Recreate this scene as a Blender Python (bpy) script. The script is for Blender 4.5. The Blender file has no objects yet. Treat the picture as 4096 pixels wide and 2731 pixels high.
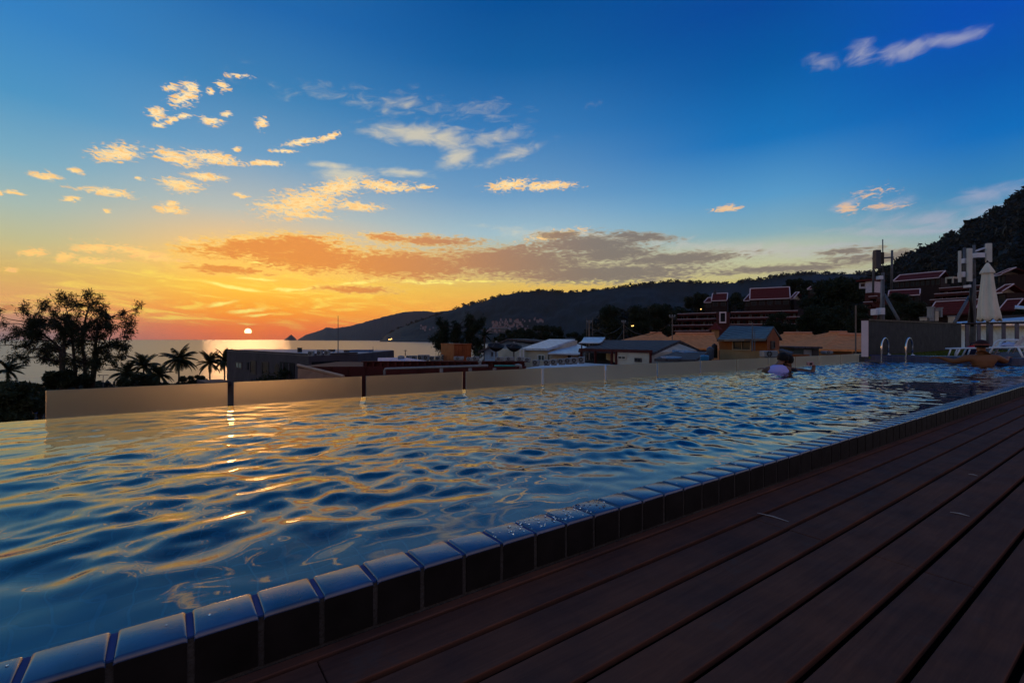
import bpy, math, random
import numpy as np
from mathutils import Vector, Matrix
R_ = math.radians
rnd = random.Random(7)
SC = bpy.context.scene
COL = SC.collection
# ------------------------------------------------------------------ camera
F = 1917.6; S = 4096/2352.0; HZ = 1357.0; CAMZ = 0.5
YAW = R_(54.34)                                     # pool axis is turned this far to the right of the view
cam = bpy.data.objects.new('camera', bpy.data.cameras.new('camera')); COL.objects.link(cam)
cam.location = (0, 0, CAMZ); cam.rotation_euler = (R_(90), 0, 0)
cam.data.sensor_width = 36; cam.data.lens = F*36/4096
cam.data.shift_y = -(1365.5-HZ)/4096
cam.data.clip_start = 0.03; cam.data.clip_end = 60000
SC.camera = cam
SC.view_settings.view_transform = 'Standard'; SC.view_settings.look = 'None'
SC.view_settings.exposure = .1; SC.view_settings.gamma = 1
SC.cycles.sample_clamp_indirect = 4; SC.cycles.sample_clamp_direct = 0
SC.cycles.max_bounces = 8; SC.cycles.volume_bounces = 0; SC.cycles.transparent_max_bounces = 16
SC.cycles.caustics_refractive = True; SC.cycles.caustics_reflective = True

def U(x): return (x*S-2048)/F
def P(x, y, d):                                     # a sight line of the photo met at distance d
    return Vector((U(x)*d, d, CAMZ-(y*S-HZ)/F*d))
def PX(n, d): return n*S/F*d
def s2l(c):
    return tuple((v/255/12.92 if v/255 <= .04045 else ((v/255+.055)/1.055)**2.4) for v in c)

# ------------------------------------------------------------------ node helper
class NT:
    def __init__(s, tree): s.t = tree; s.n = tree.nodes; s.l = tree.links
    def new(s, typ, **kw):
        n = s.n.new(typ)
        for k, v in kw.items(): setattr(n, k, v)
        return n
    def put(s, sock, v):
        if v is None: return
        if isinstance(v, bpy.types.NodeSocket): s.l.new(v, sock)
        else:
            try: sock.default_value = v
            except Exception: sock.default_value = tuple(v)+(1,)
    def m(s, op, a, b=None, c=None, clamp=False):
        n = s.new('ShaderNodeMath', operation=op, use_clamp=clamp)
        s.put(n.inputs[0], a); s.put(n.inputs[1], b); s.put(n.inputs[2], c)
        return n.outputs[0]
    def mr(s, v, a, b, c=0.0, d=1.0, smooth=False):
        n = s.new('ShaderNodeMapRange', interpolation_type='SMOOTHSTEP' if smooth else 'LINEAR')
        for i, q in enumerate((v, a, b, c, d)): s.put(n.inputs[i], q)
        return n.outputs[0]
    def mix(s, f, a, b, typ='MIX'):
        n = s.new('ShaderNodeMix', data_type='RGBA', blend_type=typ)
        s.put(n.inputs[0], f); s.put(n.inputs[6], a); s.put(n.inputs[7], b)
        return n.outputs[2]
    def xyz(s, x, y, z):
        n = s.new('ShaderNodeCombineXYZ')
        for i, q in enumerate((x, y, z)): s.put(n.inputs[i], q)
        return n.outputs[0]
    def noise(s, vec, scale, detail=3, rough=.5, dist=0):
        n = s.new('ShaderNodeTexNoise')
        s.put(n.inputs['Vector'], vec); n.inputs['Scale'].default_value = scale
        n.inputs['Detail'].default_value = detail; n.inputs['Roughness'].default_value = rough
        n.inputs['Distortion'].default_value = dist
        return n.outputs['Fac']
    def ramp(s, f, stops):
        n = s.new('ShaderNodeValToRGB'); e = n.color_ramp.elements
        while len(e) < len(stops): e.new(.5)
        for i, (p, c) in enumerate(stops): e[i].position = p; e[i].color = tuple(c)+(1,)
        s.put(n.inputs[0], f)
        return n.outputs[0]

# ------------------------------------------------------------------ world: evening sky
SUN_AZ = math.atan((992-2048)/F); SUN_EL = math.atan((HZ-1326)*math.cos(SUN_AZ)/F)
def azel(x, y):
    u = U(x); v = -(y*S-HZ)/F
    return math.degrees(math.atan(u)), math.degrees(math.atan(v/math.sqrt(1+u*u)))
W = bpy.data.worlds.new('World'); SC.world = W; W.use_nodes = True
W.cycles.sampling_method = 'MANUAL'; W.cycles.sample_map_resolution = 512
w = NT(W.node_tree); w.n.clear()
tc = w.new('ShaderNodeTexCoord').outputs['Generated']
sep = w.new('ShaderNodeSeparateXYZ'); w.l.new(tc, sep.inputs[0])
AZ = w.m('MULTIPLY', w.m('ARCTAN2', sep.outputs[0], sep.outputs[1]), 180/math.pi)
EL = w.m('MULTIPLY', w.m('ARCSINE', sep.outputs[2]), 180/math.pi)
SKY = [  # picture column -> (row, sRGB) read off the photograph's clear sky
 (0,   [(775,(146,122,122)),(740,(196,138,114)),(690,(226,160,98)),(620,(214,176,98)),(540,(188,184,140)),(460,(160,180,172)),(350,(126,166,192)),(200,(88,144,200)),(0,(60,124,200))]),
 (570, [(778,(232,108,52)),(755,(255,118,30)),(715,(255,156,34)),(660,(255,198,62)),(600,(255,194,92)),(540,(226,190,136)),(480,(180,184,176)),(350,(112,152,192)),(200,(72,126,186)),(0,(36,100,178))]),
 (1176,[(779,(236,120,56)),(720,(246,168,66)),(660,(224,184,86)),(600,(192,186,142)),(540,(156,184,194)),(450,(104,150,188)),(300,(58,118,182)),(150,(18,92,168)),(0,(0,76,156))]),
 (1760,[(779,(160,146,96)),(650,(190,178,108)),(600,(184,186,152)),(565,(172,182,164)),(535,(128,166,178)),(450,(84,148,192)),(320,(20,110,184)),(150,(0,86,170)),(0,(0,70,160))]),
 (2300,[(779,(120,128,110)),(600,(160,164,148)),(560,(150,166,160)),(510,(112,156,174)),(430,(58,128,178)),(300,(6,104,186)),(150,(0,84,180)),(0,(0,74,184))])]
cols = []
for x, st in SKY:
    stops = []
    for y, c in st:
        k = min(1, max(0, (450-y)/300))                        # the upper sky is a deeper, less violet blue
        stops.append((max(0, azel(x, y)[1])/90, s2l((c[0]*(1-.22*k), c[1]*(1-.02*k), c[2]*(1-.08*k)))))
    stops.append((.62, s2l((20, 78, 130)))); stops.append((1, s2l((50, 84, 138))))
    cols.append((azel(x, 700)[0], w.ramp(w.m('DIVIDE', EL, 90), stops)))
back = w.ramp(w.m('DIVIDE', EL, 90), [(0, s2l((176,148,146))),(.12, s2l((172,152,156))),(.35, s2l((120,130,158))),(1, s2l((50,84,138)))])
sky = cols[0][1]
for (a0, c0), (a1, c1) in zip(cols, cols[1:]):
    sky = w.mix(w.mr(AZ, a0, a1, smooth=True), sky, c1)
absaz = w.m('ABSOLUTE', w.m('ADD', AZ, -SUN_AZ*180/math.pi))
absaz = w.m('MINIMUM', absaz, w.m('SUBTRACT', 360, absaz))
sky = w.mix(w.mr(absaz, 85, 135, smooth=True), sky, back)
# clouds ------------------------------------------------------------
vec = w.xyz(AZ, EL, 0)
warpn = w.new('ShaderNodeTexNoise'); w.put(warpn.inputs['Vector'], w.xyz(w.m('MULTIPLY', AZ, .5), w.m('MULTIPLY', EL, 1.0), 3.7))
warpn.inputs['Scale'].default_value = .7; warpn.inputs['Detail'].default_value = 3
wv = w.new('ShaderNodeVectorMath', operation='MULTIPLY_ADD')
w.put(wv.inputs[0], warpn.outputs['Color']); wv.inputs[1].default_value = (1.8, .8, 0); 
wo = w.new('ShaderNodeVectorMath', operation='SUBTRACT'); w.put(wo.inputs[0], vec); wo.inputs[1].default_value = (.9, .4, 0)
w.put(wv.inputs[2], wo.outputs[0]); vecw = wv.outputs[0]
sw = w.new('ShaderNodeSeparateXYZ'); w.put(sw.inputs[0], vecw); WX, WY = sw.outputs[0], sw.outputs[1]
ROT = {}
def blobs(lst):
    acc = None
    for b in lst:
        x1, y1, x2, y2, h = b[:5]; k = b[5] if len(b) > 5 else 1.0
        a1, e1 = azel(x1, y1); a2, e2 = azel(x2, y2); cx, cy = (x1+x2)/2, (y1+y2)/2
        ca, ce = (a1+a2)/2, (e1+e2)/2
        hl = math.hypot(a2-a1, e2-e1)/2*1.12; ht = abs(azel(cx, cy-h)[1]-azel(cx, cy+h)[1])/2*1.15
        q = round(math.degrees(math.atan2(e2-e1, a2-a1))/8)*8 if abs(a2-a1) > 1e-6 else 90
        th = math.radians(q)
        if q not in ROT:
            ROT[q] = w.xyz(w.m('ADD', w.m('MULTIPLY', WX, math.cos(th)), w.m('MULTIPLY', WY, math.sin(th))),
                           w.m('SUBTRACT', w.m('MULTIPLY', WY, math.cos(th)), w.m('MULTIPLY', WX, math.sin(th))), 0)
        hl = max(hl, ht)
        mu = w.new('ShaderNodeVectorMath', operation='MULTIPLY'); w.put(mu.inputs[0], ROT[q]); mu.inputs[1].default_value = (1/hl, 1/ht, 0)
        ln = w.new('ShaderNodeVectorMath', operation='DISTANCE'); w.put(ln.inputs[0], mu.outputs[0])
        ln.inputs[1].default_value = ((ca*math.cos(th)+ce*math.sin(th))/hl, (ce*math.cos(th)-ca*math.sin(th))/ht, 0)
        v = w.m('MULTIPLY_ADD', ln.outputs['Value'], -k, k)
        acc = v if acc is None else w.m('MAXIMUM', acc, v)
    return acc
n1 = w.noise(w.xyz(w.m('MULTIPLY', AZ, .55), w.m('MULTIPLY', EL, 1.5), 0), 2.5, 5, .52, 1.1)
GOLD = [(400,238,455,218,13),(425,196,462,212,12),(348,262,378,262,14),(350,288,382,285,5),(388,281,412,276,7),(405,270,438,268,5),
 (462,274,510,282,8),(510,260,535,262,6),(480,210,495,208,6),(505,192,527,201,8,.7),(535,176,568,178,4,.6),(380,201,410,204,5,.6),(585,283,612,284,10),
 (662,330,735,322,6),(730,322,778,308,6),(630,347,675,348,5),(572,373,645,377,5),(365,352,440,372,12),(430,355,545,372,12),(538,343,552,344,5),
 (225,352,320,352,15),(65,398,132,408,8),(160,392,192,396,4),(195,437,300,448,8),(18,440,52,446,6),(0,444,12,446,5),(145,455,188,456,6),
 (380,418,460,432,14),(440,403,515,410,7),(355,480,420,483,7),(372,470,410,466,5),(535,446,572,452,5),(318,411,335,413,4),
 (620,478,770,455,24),(715,440,830,424,16),(820,425,948,431,11),(770,470,868,477,8),(625,490,755,496,6),(590,472,680,478,6),(960,432,1000,428,4),
 (1130,428,1215,420,10),(1200,428,1310,426,9),(38,580,105,580,7),(130,592,175,588,7),(175,598,255,600,6),(180,570,260,572,7),(240,568,415,598,10),
 (415,553,465,555,5),(530,545,575,546,4),(1645,482,1698,473,6),(1925,482,1965,476,9,.8),(2005,478,2068,473,5,.55),(1990,445,2025,438,6,.25),(245,484,260,485,4),(5,620,40,622,4,.6),(1225,545,1330,535,8,.8)]
WISP = [(1915,478,1975,466,12,.8),(2000,482,2080,460,12,.7),(2180,468,2352,422,16,.9),(2220,488,2352,470,12,.8),(1650,578,2050,566,9,.8),(1720,640,1990,622,6,.6),(1930,540,2352,520,9,.7),(1250,520,1500,560,7,.6),(2150,505,2352,486,8,.6),(855,292,1060,322,20),(960,305,1085,330,24),(1010,378,1090,345,20),(1090,322,1182,310,13,.6),(1130,368,1225,340,10,.5),(745,410,850,398,18),
 (720,376,810,388,7,.8),(890,395,985,400,9,.9),(2025,132,2140,100,17,.9),(2120,104,2264,70,14),(1955,130,2010,112,22,.7),(1865,145,1922,143,13,.7),(2000,515,2320,498,20,.7),
 (850,235,1010,243,8,.15),(1150,528,1330,545,9,.6),(1500,560,2050,585,14,.6),(820,222,850,240,5,.3)]
DARK = [(465,572,760,560,20),(560,578,850,600,30),(640,552,770,575,18),(760,612,1100,602,28),(1000,600,1345,602,28),(1180,622,1570,630,17),(1250,560,1450,562,17),
 (1240,538,1330,542,7,.8),(1400,540,1530,546,8,.8),(1330,590,1480,575,16),(1440,600,1680,588,11),(440,618,600,622,9,.8),(740,666,900,663,7,.9),(905,550,1070,557,9,.8),
 (1060,600,1250,570,14,.8),(1660,628,1930,606,7,.8),(1900,578,2000,573,5,.7),(1930,596,2180,578,9,.7),(0,706,70,710,6,.7),(850,542,930,549,7,.7),(580,556,640,560,8,.8)]
def dens(acc, n, gain, lo, hi): return w.mr(w.m('MULTIPLY_ADD', w.m('SUBTRACT', n, .5), gain, acc), lo, hi, smooth=True)
gm = blobs(GOLD); gd = dens(gm, n1, 3.4, -.35, .6)
wm = blobs(WISP)
n2 = w.noise(w.xyz(w.m('MULTIPLY_ADD', EL, .35, w.m('MULTIPLY', AZ, .35)), w.m('MULTIPLY_ADD', AZ, -.25, w.m('MULTIPLY', EL, 1.0)), 5), .9, 6, .6, .8)
wd = dens(wm, n2, 2.2, -.4, 1.0)
dm = blobs(DARK); n3 = w.noise(w.xyz(w.m('MULTIPLY', AZ, .5), w.m('MULTIPLY', EL, 1.9), 9), 1.9, 5, .53, 1.2)
dd = w.m('MULTIPLY_ADD', w.m('SUBTRACT', n3, .5), 2.3, dm)
ddm = w.mr(dd, -.55, .2, smooth=True); ddc = w.mr(dd, -.3, .45, smooth=True)
nearsun = w.mr(absaz, 4, 42, 1, 0, smooth=True)
lowel = w.mr(EL, 1, 9, 1, 0, smooth=True)
# streaky veil of thin cloud lit from below round the sun
n4 = w.noise(w.xyz(w.m('MULTIPLY', AZ, .16), w.m('MULTIPLY_ADD', AZ, .06, EL), 2), 1.0, 6, .6, 1.6)
veil = w.m('MULTIPLY', w.m('MULTIPLY', w.mr(n4, .44, .72, smooth=True), w.mr(absaz, 6, 26, 1, 0, smooth=True)), w.m('MULTIPLY', w.mr(EL, .6, 2.2, smooth=True), w.mr(EL, 5.5, 8.5, 1, 0, smooth=True)))
sky = w.mix(w.m('MULTIPLY', veil, .75), sky, s2l((255,226,92)))
STREAK = [(860,640,1200,646,4),(1200,644,1560,642,4),(470,651,620,668,5),(610,668,750,658,5),(735,656,900,644,5),(880,645,1080,650,5),(440,606,560,630,5),(540,640,640,642,4),(520,592,660,612,5),(520,716,620,712,7),(470,704,560,688,6,.8),(540,728,640,722,5),(600,590,700,606,4),(530,744,600,742,5,.9)]
sd = dens(blobs(STREAK), n2, 1.4, .1, .8)
sky = w.mix(sd, sky, s2l((255,238,120)))
wcol = w.mix(w.mr(absaz, 20, 85), s2l((232,214,170)), s2l((140,150,190)))
sky = w.mix(w.m('MULTIPLY', wd, .62), sky, wcol)
gcol = w.mix(w.mr(EL, 3, 24), s2l((255,198,92)), s2l((255,230,178)))
gcol = w.mix(w.mr(n1, .46, .66), gcol, s2l((246,190,116)))
gcol = w.mix(w.mr(absaz, 30, 75), gcol, s2l((204,170,150)))
sky = w.mix(w.m('MULTIPLY', gd, .95), sky, gcol)
dcol = w.mix(nearsun, s2l((122,112,104)), s2l((226,140,62)))
rim = w.mix(nearsun, s2l((158,146,124)), s2l((255,206,96)))
sky = w.mix(w.m('MULTIPLY', ddm, .94), sky, w.mix(ddc, rim, dcol))
# the sun's disc, its lower limb sunk in the horizon band
sx, sy = SUN_AZ*180/math.pi, SUN_EL*180/math.pi
ds = w.m('SQRT', w.m('ADD', w.m('POWER', w.m('SUBTRACT', AZ, sx), 2), w.m('POWER', w.m('SUBTRACT', EL, sy), 2)))
glow = w.m('POWER', w.mr(ds, .3, 4.0, 1, 0), 3.0)
sky = w.mix(w.m('MULTIPLY', glow, .55), sky, s2l((255,126,16)))
disc = w.m('MULTIPLY', w.mr(ds, .30, .35, 1, 0), w.mr(EL, sy-.20, sy-.14, 0, 1))
sky = w.mix(disc, sky, (3.4, 2.7, 1.3))
sky = w.mix(w.mr(EL, -.6, -2.5, smooth=True), sky, s2l((60,56,62)))   # below the horizon
nis = w.new('ShaderNodeTexSky', sky_type='NISHITA'); nis.sun_disc = False
nis.sun_elevation = max(SUN_EL, R_(1)); nis.sun_rotation = SUN_AZ
bg1 = w.new('ShaderNodeBackground'); w.put(bg1.inputs[0], nis.outputs[0]); bg1.inputs[1].default_value = .05
bg2 = w.new('ShaderNodeBackground'); w.put(bg2.inputs[0], sky); bg2.inputs[1].default_value = 1.08
ms = w.new('ShaderNodeMixShader'); ms.inputs[0].default_value = .97
w.l.new(bg1.outputs[0], ms.inputs[1]); w.l.new(bg2.outputs[0], ms.inputs[2])
wout = w.new('ShaderNodeOutputWorld'); w.l.new(ms.outputs[0], wout.inputs[0])
# ------------------------------------------------------------------ sun
sl = bpy.data.lights.new('sun', 'SUN'); sl.energy = .28; sl.angle = R_(8); sl.color = (1, .5, .2)
so = bpy.data.objects.new('sun', sl); COL.objects.link(so)
sdir = Vector((math.sin(SUN_AZ)*math.cos(R_(1.2)), math.cos(SUN_AZ)*math.cos(R_(1.2)), math.sin(R_(1.2))))
so.rotation_euler = sdir.to_track_quat('Z', 'Y').to_euler()

# ------------------------------------------------------------------ materials
MATS = {}
def mat(name, col, rough=.6, var=.25, scale=3.0, metal=0, spec=.2, bump=0, bscale=20, col2=None, coat=0):
    if name in MATS: return MATS[name]
    m = bpy.data.materials.new(name); m.use_nodes = True; t = NT(m.node_tree)
    b = m.node_tree.nodes['Principled BSDF']
    oc = t.new('ShaderNodeTexCoord').outputs['Object']
    c2 = col2 or tuple(v*(1-var) for v in col)
    n = t.noise(oc, scale, 5, .6)
    t.put(b.inputs['Base Color'], t.mix(t.mr(n, .35, .65), col, c2))
    b.inputs['Metallic'].default_value = metal; b.inputs['Specular IOR Level'].default_value = spec
    t.put(b.inputs['Roughness'], t.mr(t.noise(oc, scale*2.3, 3), .3, .7, max(0, rough-.08), min(1, rough+.08)))
    b.inputs['Coat Weight'].default_value = coat
    if bump:
        bp = t.new('ShaderNodeBump'); bp.inputs['Strength'].default_value = bump; bp.inputs['Distance'].default_value = .02
        t.put(bp.inputs['Height'], t.noise(oc, bscale, 4)); t.l.new(bp.outputs[0], b.inputs['Normal'])
    m.diffuse_color = tuple(min(1, v) for v in col)+(1,)
    MATS[name] = m
    return m
def stripes(name, col, col2, pitch, axis=0, width=.12, rough=.8, bump=.6, spec=.08):
    """boards, tiles or corrugation: a repeating groove along one axis"""
    if name in MATS: return MATS[name]
    m = mat(name, col, rough, .3, 2.0, spec=spec); t = NT(m.node_tree); b = m.node_tree.nodes['Principled BSDF']
    oc = t.new('ShaderNodeTexCoord').outputs['Object']; s = t.new('ShaderNodeSeparateXYZ'); t.l.new(oc, s.inputs[0])
    f = t.m('FRACT', t.m('DIVIDE', s.outputs[axis], pitch))
    g = t.m('LESS_THAN', f, width)
    old = b.inputs['Base Color'].links[0].from_socket
    t.put(b.inputs['Base Color'], t.mix(g, old, col2))
    bp = t.new('ShaderNodeBump'); bp.inputs['Strength'].default_value = bump; bp.inputs['Distance'].default_value = pitch*.15
    t.put(bp.inputs['Height'], t.m('PINGPONG', t.m('DIVIDE', s.outputs[axis], pitch), .5)); t.l.new(bp.outputs[0], b.inputs['Normal'])
    return m
def emit(name, col, st):
    m = bpy.data.materials.new(name); m.use_nodes = True; b = m.node_tree.nodes['Principled BSDF']
    b.inputs['Base Color'].default_value = tuple(col)+(1,)
    b.inputs['Emission Color'].default_value = tuple(col)+(1,); b.inputs['Emission Strength'].default_value = st
    return m
GREY = mat('grey render', (.16,.15,.16), .8, bump=.3)
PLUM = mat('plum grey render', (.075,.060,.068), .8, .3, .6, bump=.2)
WHITE = mat('white plaster', (.62,.64,.66), .7, .25, 1.2)
CREAM = mat('cream plaster', (.55,.48,.38), .8, .3, 1.0)
TRIM = mat('pinkish white trim', (.74,.55,.56), .6, .1)
DKRED = mat('dark red painted wall', (.075,.012,.010), .7, .4, .8)
REDTILE = stripes('red roof tile', (.15,.024,.020), (.08,.014,.013), .5, 2, .2)
REDWALL = mat('terracotta hotel wall', (.085,.019,.015), .8, .3, .4)
ORTILE = stripes('orange roof tile', (.80,.27,.09), (.64,.21,.07), .6, 0, .1)
ORWALL = mat('orange wall', (.30,.085,.018), .8, .3, .7)
ORPALE = mat('pale orange wall', (.42,.22,.10), .8, .3, .7)
DKROOF = stripes('dark shingle roof', (.085,.075,.082), (.04,.036,.04), .35, 0, .2, .7)
CORR = stripes('weathered corrugated roof', (.10,.11,.12), (.035,.035,.04), .3, 0, .3, .5)
MROOF = stripes('pale metal roof', (.50,.56,.66), (.34,.38,.46), .45, 0, .1, .35, .4, .6)
BLUEWALL = mat('pale blue wall', (.26,.40,.58), .7)
GLASS = mat('dark window glass', (.012,.015,.02), .35, .3, spec=.2)
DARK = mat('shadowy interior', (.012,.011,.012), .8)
STEEL = mat('galvanised steel', (.13,.135,.15), .6, .3, 4, metal=.2)
CHROME = mat('polished steel', (.62,.62,.62), .12, .08, 4, metal=1)
WHITEPL = mat('white plastic', (.74,.75,.80), .35, .06)
ACW = mat('grey white air conditioner case', (.25,.265,.28), .6, .35, 2)
BLACKPL = mat('black plastic', (.018,.018,.02), .45)
BARK = mat('bark', (.06,.045,.035), .9, .4, 5, bump=.6)
WOODPOLE = mat('weathered concrete pole', (.20,.15,.12), .85)
def leafmat(name, col, col2):
    m = mat(name, col, .6, .3, .8, col2=col2); t = NT(m.node_tree); b = m.node_tree.nodes['Principled BSDF']
    tr = t.new('ShaderNodeBsdfTranslucent'); t.l.new(b.inputs['Base Color'].links[0].from_socket, tr.inputs[0])
    mx = t.new('ShaderNodeMixShader'); mx.inputs[0].default_value = .3
    o = [n for n in t.n if n.type == 'OUTPUT_MATERIAL'][0]
    t.l.new(b.outputs[0], mx.inputs[1]); t.l.new(tr.outputs[0], mx.inputs[2]); t.l.new(mx.outputs[0], o.inputs[0])
    return m
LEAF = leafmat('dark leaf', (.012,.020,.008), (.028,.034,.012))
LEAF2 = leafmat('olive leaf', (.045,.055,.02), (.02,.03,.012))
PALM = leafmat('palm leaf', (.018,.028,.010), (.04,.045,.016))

# ------------------------------------------------------------------ mesh builder
class MB:
    def __init__(s): s.v = []; s.f = []
    def add(s, vs, fs):
        o = len(s.v); s.v += [tuple(v) for v in vs]; s.f += [tuple(i+o for i in f) for f in fs]; return s
    def box(s, x0, x1, y0, y1, z0, z1, M=None):
        vs = [Vector(q) for q in ((x0,y0,z0),(x1,y0,z0),(x1,y1,z0),(x0,y1,z0),(x0,y0,z1),(x1,y0,z1),(x1,y1,z1),(x0,y1,z1))]
        if M: vs = [M @ v for v in vs]
        return s.add(vs, [(3,2,1,0),(4,5,6,7),(0,1,5,4),(1,2,6,5),(2,3,7,6),(3,0,4,7)])
    def cbox(s, x0, x1, y0, y1, z0, z1, c=.01):            # box with a chamfered top edge
        s.add([(x0,y0,z0),(x1,y0,z0),(x1,y1,z0),(x0,y1,z0),(x0,y0,z1-c),(x1,y0,z1-c),(x1,y1,z1-c),(x0,y1,z1-c),
               (x0+c,y0+c,z1),(x1-c,y0+c,z1),(x1-c,y1-c,z1),(x0+c,y1-c,z1)],
              [(3,2,1,0),(0,1,5,4),(1,2,6,5),(2,3,7,6),(3,0,4,7),(4,5,9,8),(5,6,10,9),(6,7,11,10),(7,4,8,11),(8,9,10,11)]); return s
    def hexa(s, b, t):                                      # bottom quad, top quad
        n = len(b)
        return s.add(list(b)+list(t), [tuple(range(n))[::-1], tuple(range(n, 2*n))]+[(i,(i+1)%n,(i+1)%n+n,i+n) for i in range(n)])
    def tube(s, pts, r, n=8, caps=True):
        pts = [Vector(p) for p in pts]; rs = r if isinstance(r, (list, tuple)) else [r]*len(pts)
        o = len(s.v); up = Vector((0,0,1)); prev = None
        for i, p in enumerate(pts):
            d = (pts[min(i+1, len(pts)-1)]-pts[max(i-1, 0)])
            d = d.normalized() if d.length > 1e-9 else up
            if prev is None:
                a = d.orthogonal().normalized()
            else:
                a = (prev-d*prev.dot(d)); a = a.normalized() if a.length > 1e-6 else d.orthogonal().normalized()
            prev = a; b = d.cross(a)
            for k in range(n):
                t = 2*math.pi*k/n; s.v.append(tuple(p+(a*math.cos(t)+b*math.sin(t))*rs[i]))
        for i in range(len(pts)-1):
            for k in range(n):
                s.f.append((o+i*n+k, o+i*n+(k+1)%n, o+(i+1)*n+(k+1)%n, o+(i+1)*n+k))
        if caps:
            s.f.append(tuple(o+k for k in range(n))[::-1]); s.f.append(tuple(o+(len(pts)-1)*n+k for k in range(n)))
        return s
    def lathe(s, prof, n=20, c=(0,0,0), wob=None):
        o = len(s.v)
        for i, (r, z) in enumerate(prof):
            for k in range(n):
                t = 2*math.pi*k/n; q = r*(wob(t, i) if wob else 1)
                s.v.append((c[0]+q*math.cos(t), c[1]+q*math.sin(t), c[2]+z))
        for i in range(len(prof)-1):
            for k in range(n): s.f.append((o+i*n+k, o+i*n+(k+1)%n, o+(i+1)*n+(k+1)%n, o+(i+1)*n+k))
        s.f.append(tuple(o+k for k in range(n))[::-1]); s.f.append(tuple(o+(len(prof)-1)*n+k for k in range(n)))
        return s
    def build(s, name, m, parent=None, smooth=False, loc=None, rz=None):
        me = bpy.data.meshes.new(name); me.from_pydata(s.v, [], s.f); me.update()
        if m: me.materials.append(m)
        if smooth: me.polygons.foreach_set('use_smooth', [True]*len(me.polygons))
        o = bpy.data.objects.new(name, me); COL.objects.link(o)
        if parent: o.parent = parent
        if loc is not None: o.location = loc
        if rz is not None: o.rotation_euler[2] = rz
        return o
def arrmesh(name, V, Fq, m, parent=None, smooth=False):
    me = bpy.data.meshes.new(name); V = np.asarray(V, dtype=np.float32).reshape(-1, 3); Fq = np.asarray(Fq, dtype=np.int32)
    k = Fq.shape[1]
    me.vertices.add(len(V)); me.vertices.foreach_set('co', V.ravel())
    me.loops.add(Fq.size); me.loops.foreach_set('vertex_index', Fq.ravel())
    me.polygons.add(len(Fq)); me.polygons.foreach_set('loop_start', np.arange(len(Fq), dtype=np.int32)*k)
    me.polygons.foreach_set('loop_total', np.full(len(Fq), k, dtype=np.int32))
    if smooth: me.polygons.foreach_set('use_smooth', np.ones(len(Fq), dtype=bool))
    me.update(calc_edges=True); me.materials.append(m)
    o = bpy.data.objects.new(name, me); COL.objects.link(o)
    if parent: o.parent = parent
    return o
def tag(o, label, cat, group=None):
    o['label'] = label; o['category'] = cat
    if group: o['group'] = group
    return o
def thing(name, label, cat, loc=(0,0,0), rz=0, group=None):
    o = bpy.data.objects.new(name, None); COL.objects.link(o); o.empty_display_size = .2
    o.location = loc; o.rotation_euler = (0,0,rz); return tag(o, label, cat, group)
def struct(o): o['kind'] = 'structure'; return o
def stuff(o, label, cat): o['kind'] = 'stuff'; return tag(o, label, cat)
def dup(root, loc, rz, label=None, scale=None):
    r = root.copy(); COL.objects.link(r); r.location = loc; r.rotation_euler = (0,0,rz)
    if label: r['label'] = label
    if scale: r.scale = scale
    for ch in list(root.children):
        c = ch.copy(); COL.objects.link(c); c.parent = r
        for g in ch.children:
            e = g.copy(); COL.objects.link(e); e.parent = c
    return r
# ================================================================== the setting
def settle(root, loc):
    """put a thing's Empty at its base while its parts keep their place"""
    loc = Vector(loc); root.location = loc
    for c in root.children: c.location = c.location-loc
def vnoise(x, y, seed=0):
    """smooth value noise on arrays"""
    x = np.asarray(x, float); y = np.asarray(y, float)
    xi = np.floor(x); yi = np.floor(y); fx = x-xi; fy = y-yi; fx = fx*fx*(3-2*fx); fy = fy*fy*(3-2*fy)
    def h(a, b):
        v = np.sin(a*127.1+b*311.7+seed*74.7)*43758.5453; return v-np.floor(v)
    return (h(xi,yi)*(1-fx)+h(xi+1,yi)*fx)*(1-fy)+(h(xi,yi+1)*(1-fx)+h(xi+1,yi+1)*fx)*fy-.5
def fbm(x, y, o=4, seed=0):
    return sum(vnoise(x*2**k, y*2**k, seed+k)/2**k for k in range(o))
SEAZ, LANDZ = -14.0, -13.3
# sea -----------------------------------------------------------------
m = bpy.data.materials.new('sea water'); m.use_nodes = True; t = NT(m.node_tree); b = m.node_tree.nodes['Principled BSDF']
b.inputs['Base Color'].default_value = (.14,.12,.11,1); b.inputs['Roughness'].default_value = .28; b.inputs['IOR'].default_value = 1.5
oc = t.new('ShaderNodeTexCoord').outputs['Object']; mp = t.new('ShaderNodeMapping'); t.l.new(oc, mp.inputs[0]); mp.inputs['Scale'].default_value = (.6, 1, 1)
bp = t.new('ShaderNodeBump'); bp.inputs['Strength'].default_value = .4; bp.inputs['Distance'].default_value = 2.0
h1 = t.noise(mp.outputs[0], .03, 4, .6); h2 = t.noise(mp.outputs[0], .5, 3, .6)
t.put(bp.inputs['Height'], t.m('MULTIPLY_ADD', h2, .12, h1)); t.l.new(bp.outputs[0], b.inputs['Normal'])
MB().add([(-16000,60,SEAZ),(3000,60,SEAZ),(3000,15000,SEAZ),(-16000,15000,SEAZ)], [(0,1,2,3)]).build('sea', m)
struct(bpy.data.objects['sea'])
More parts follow.
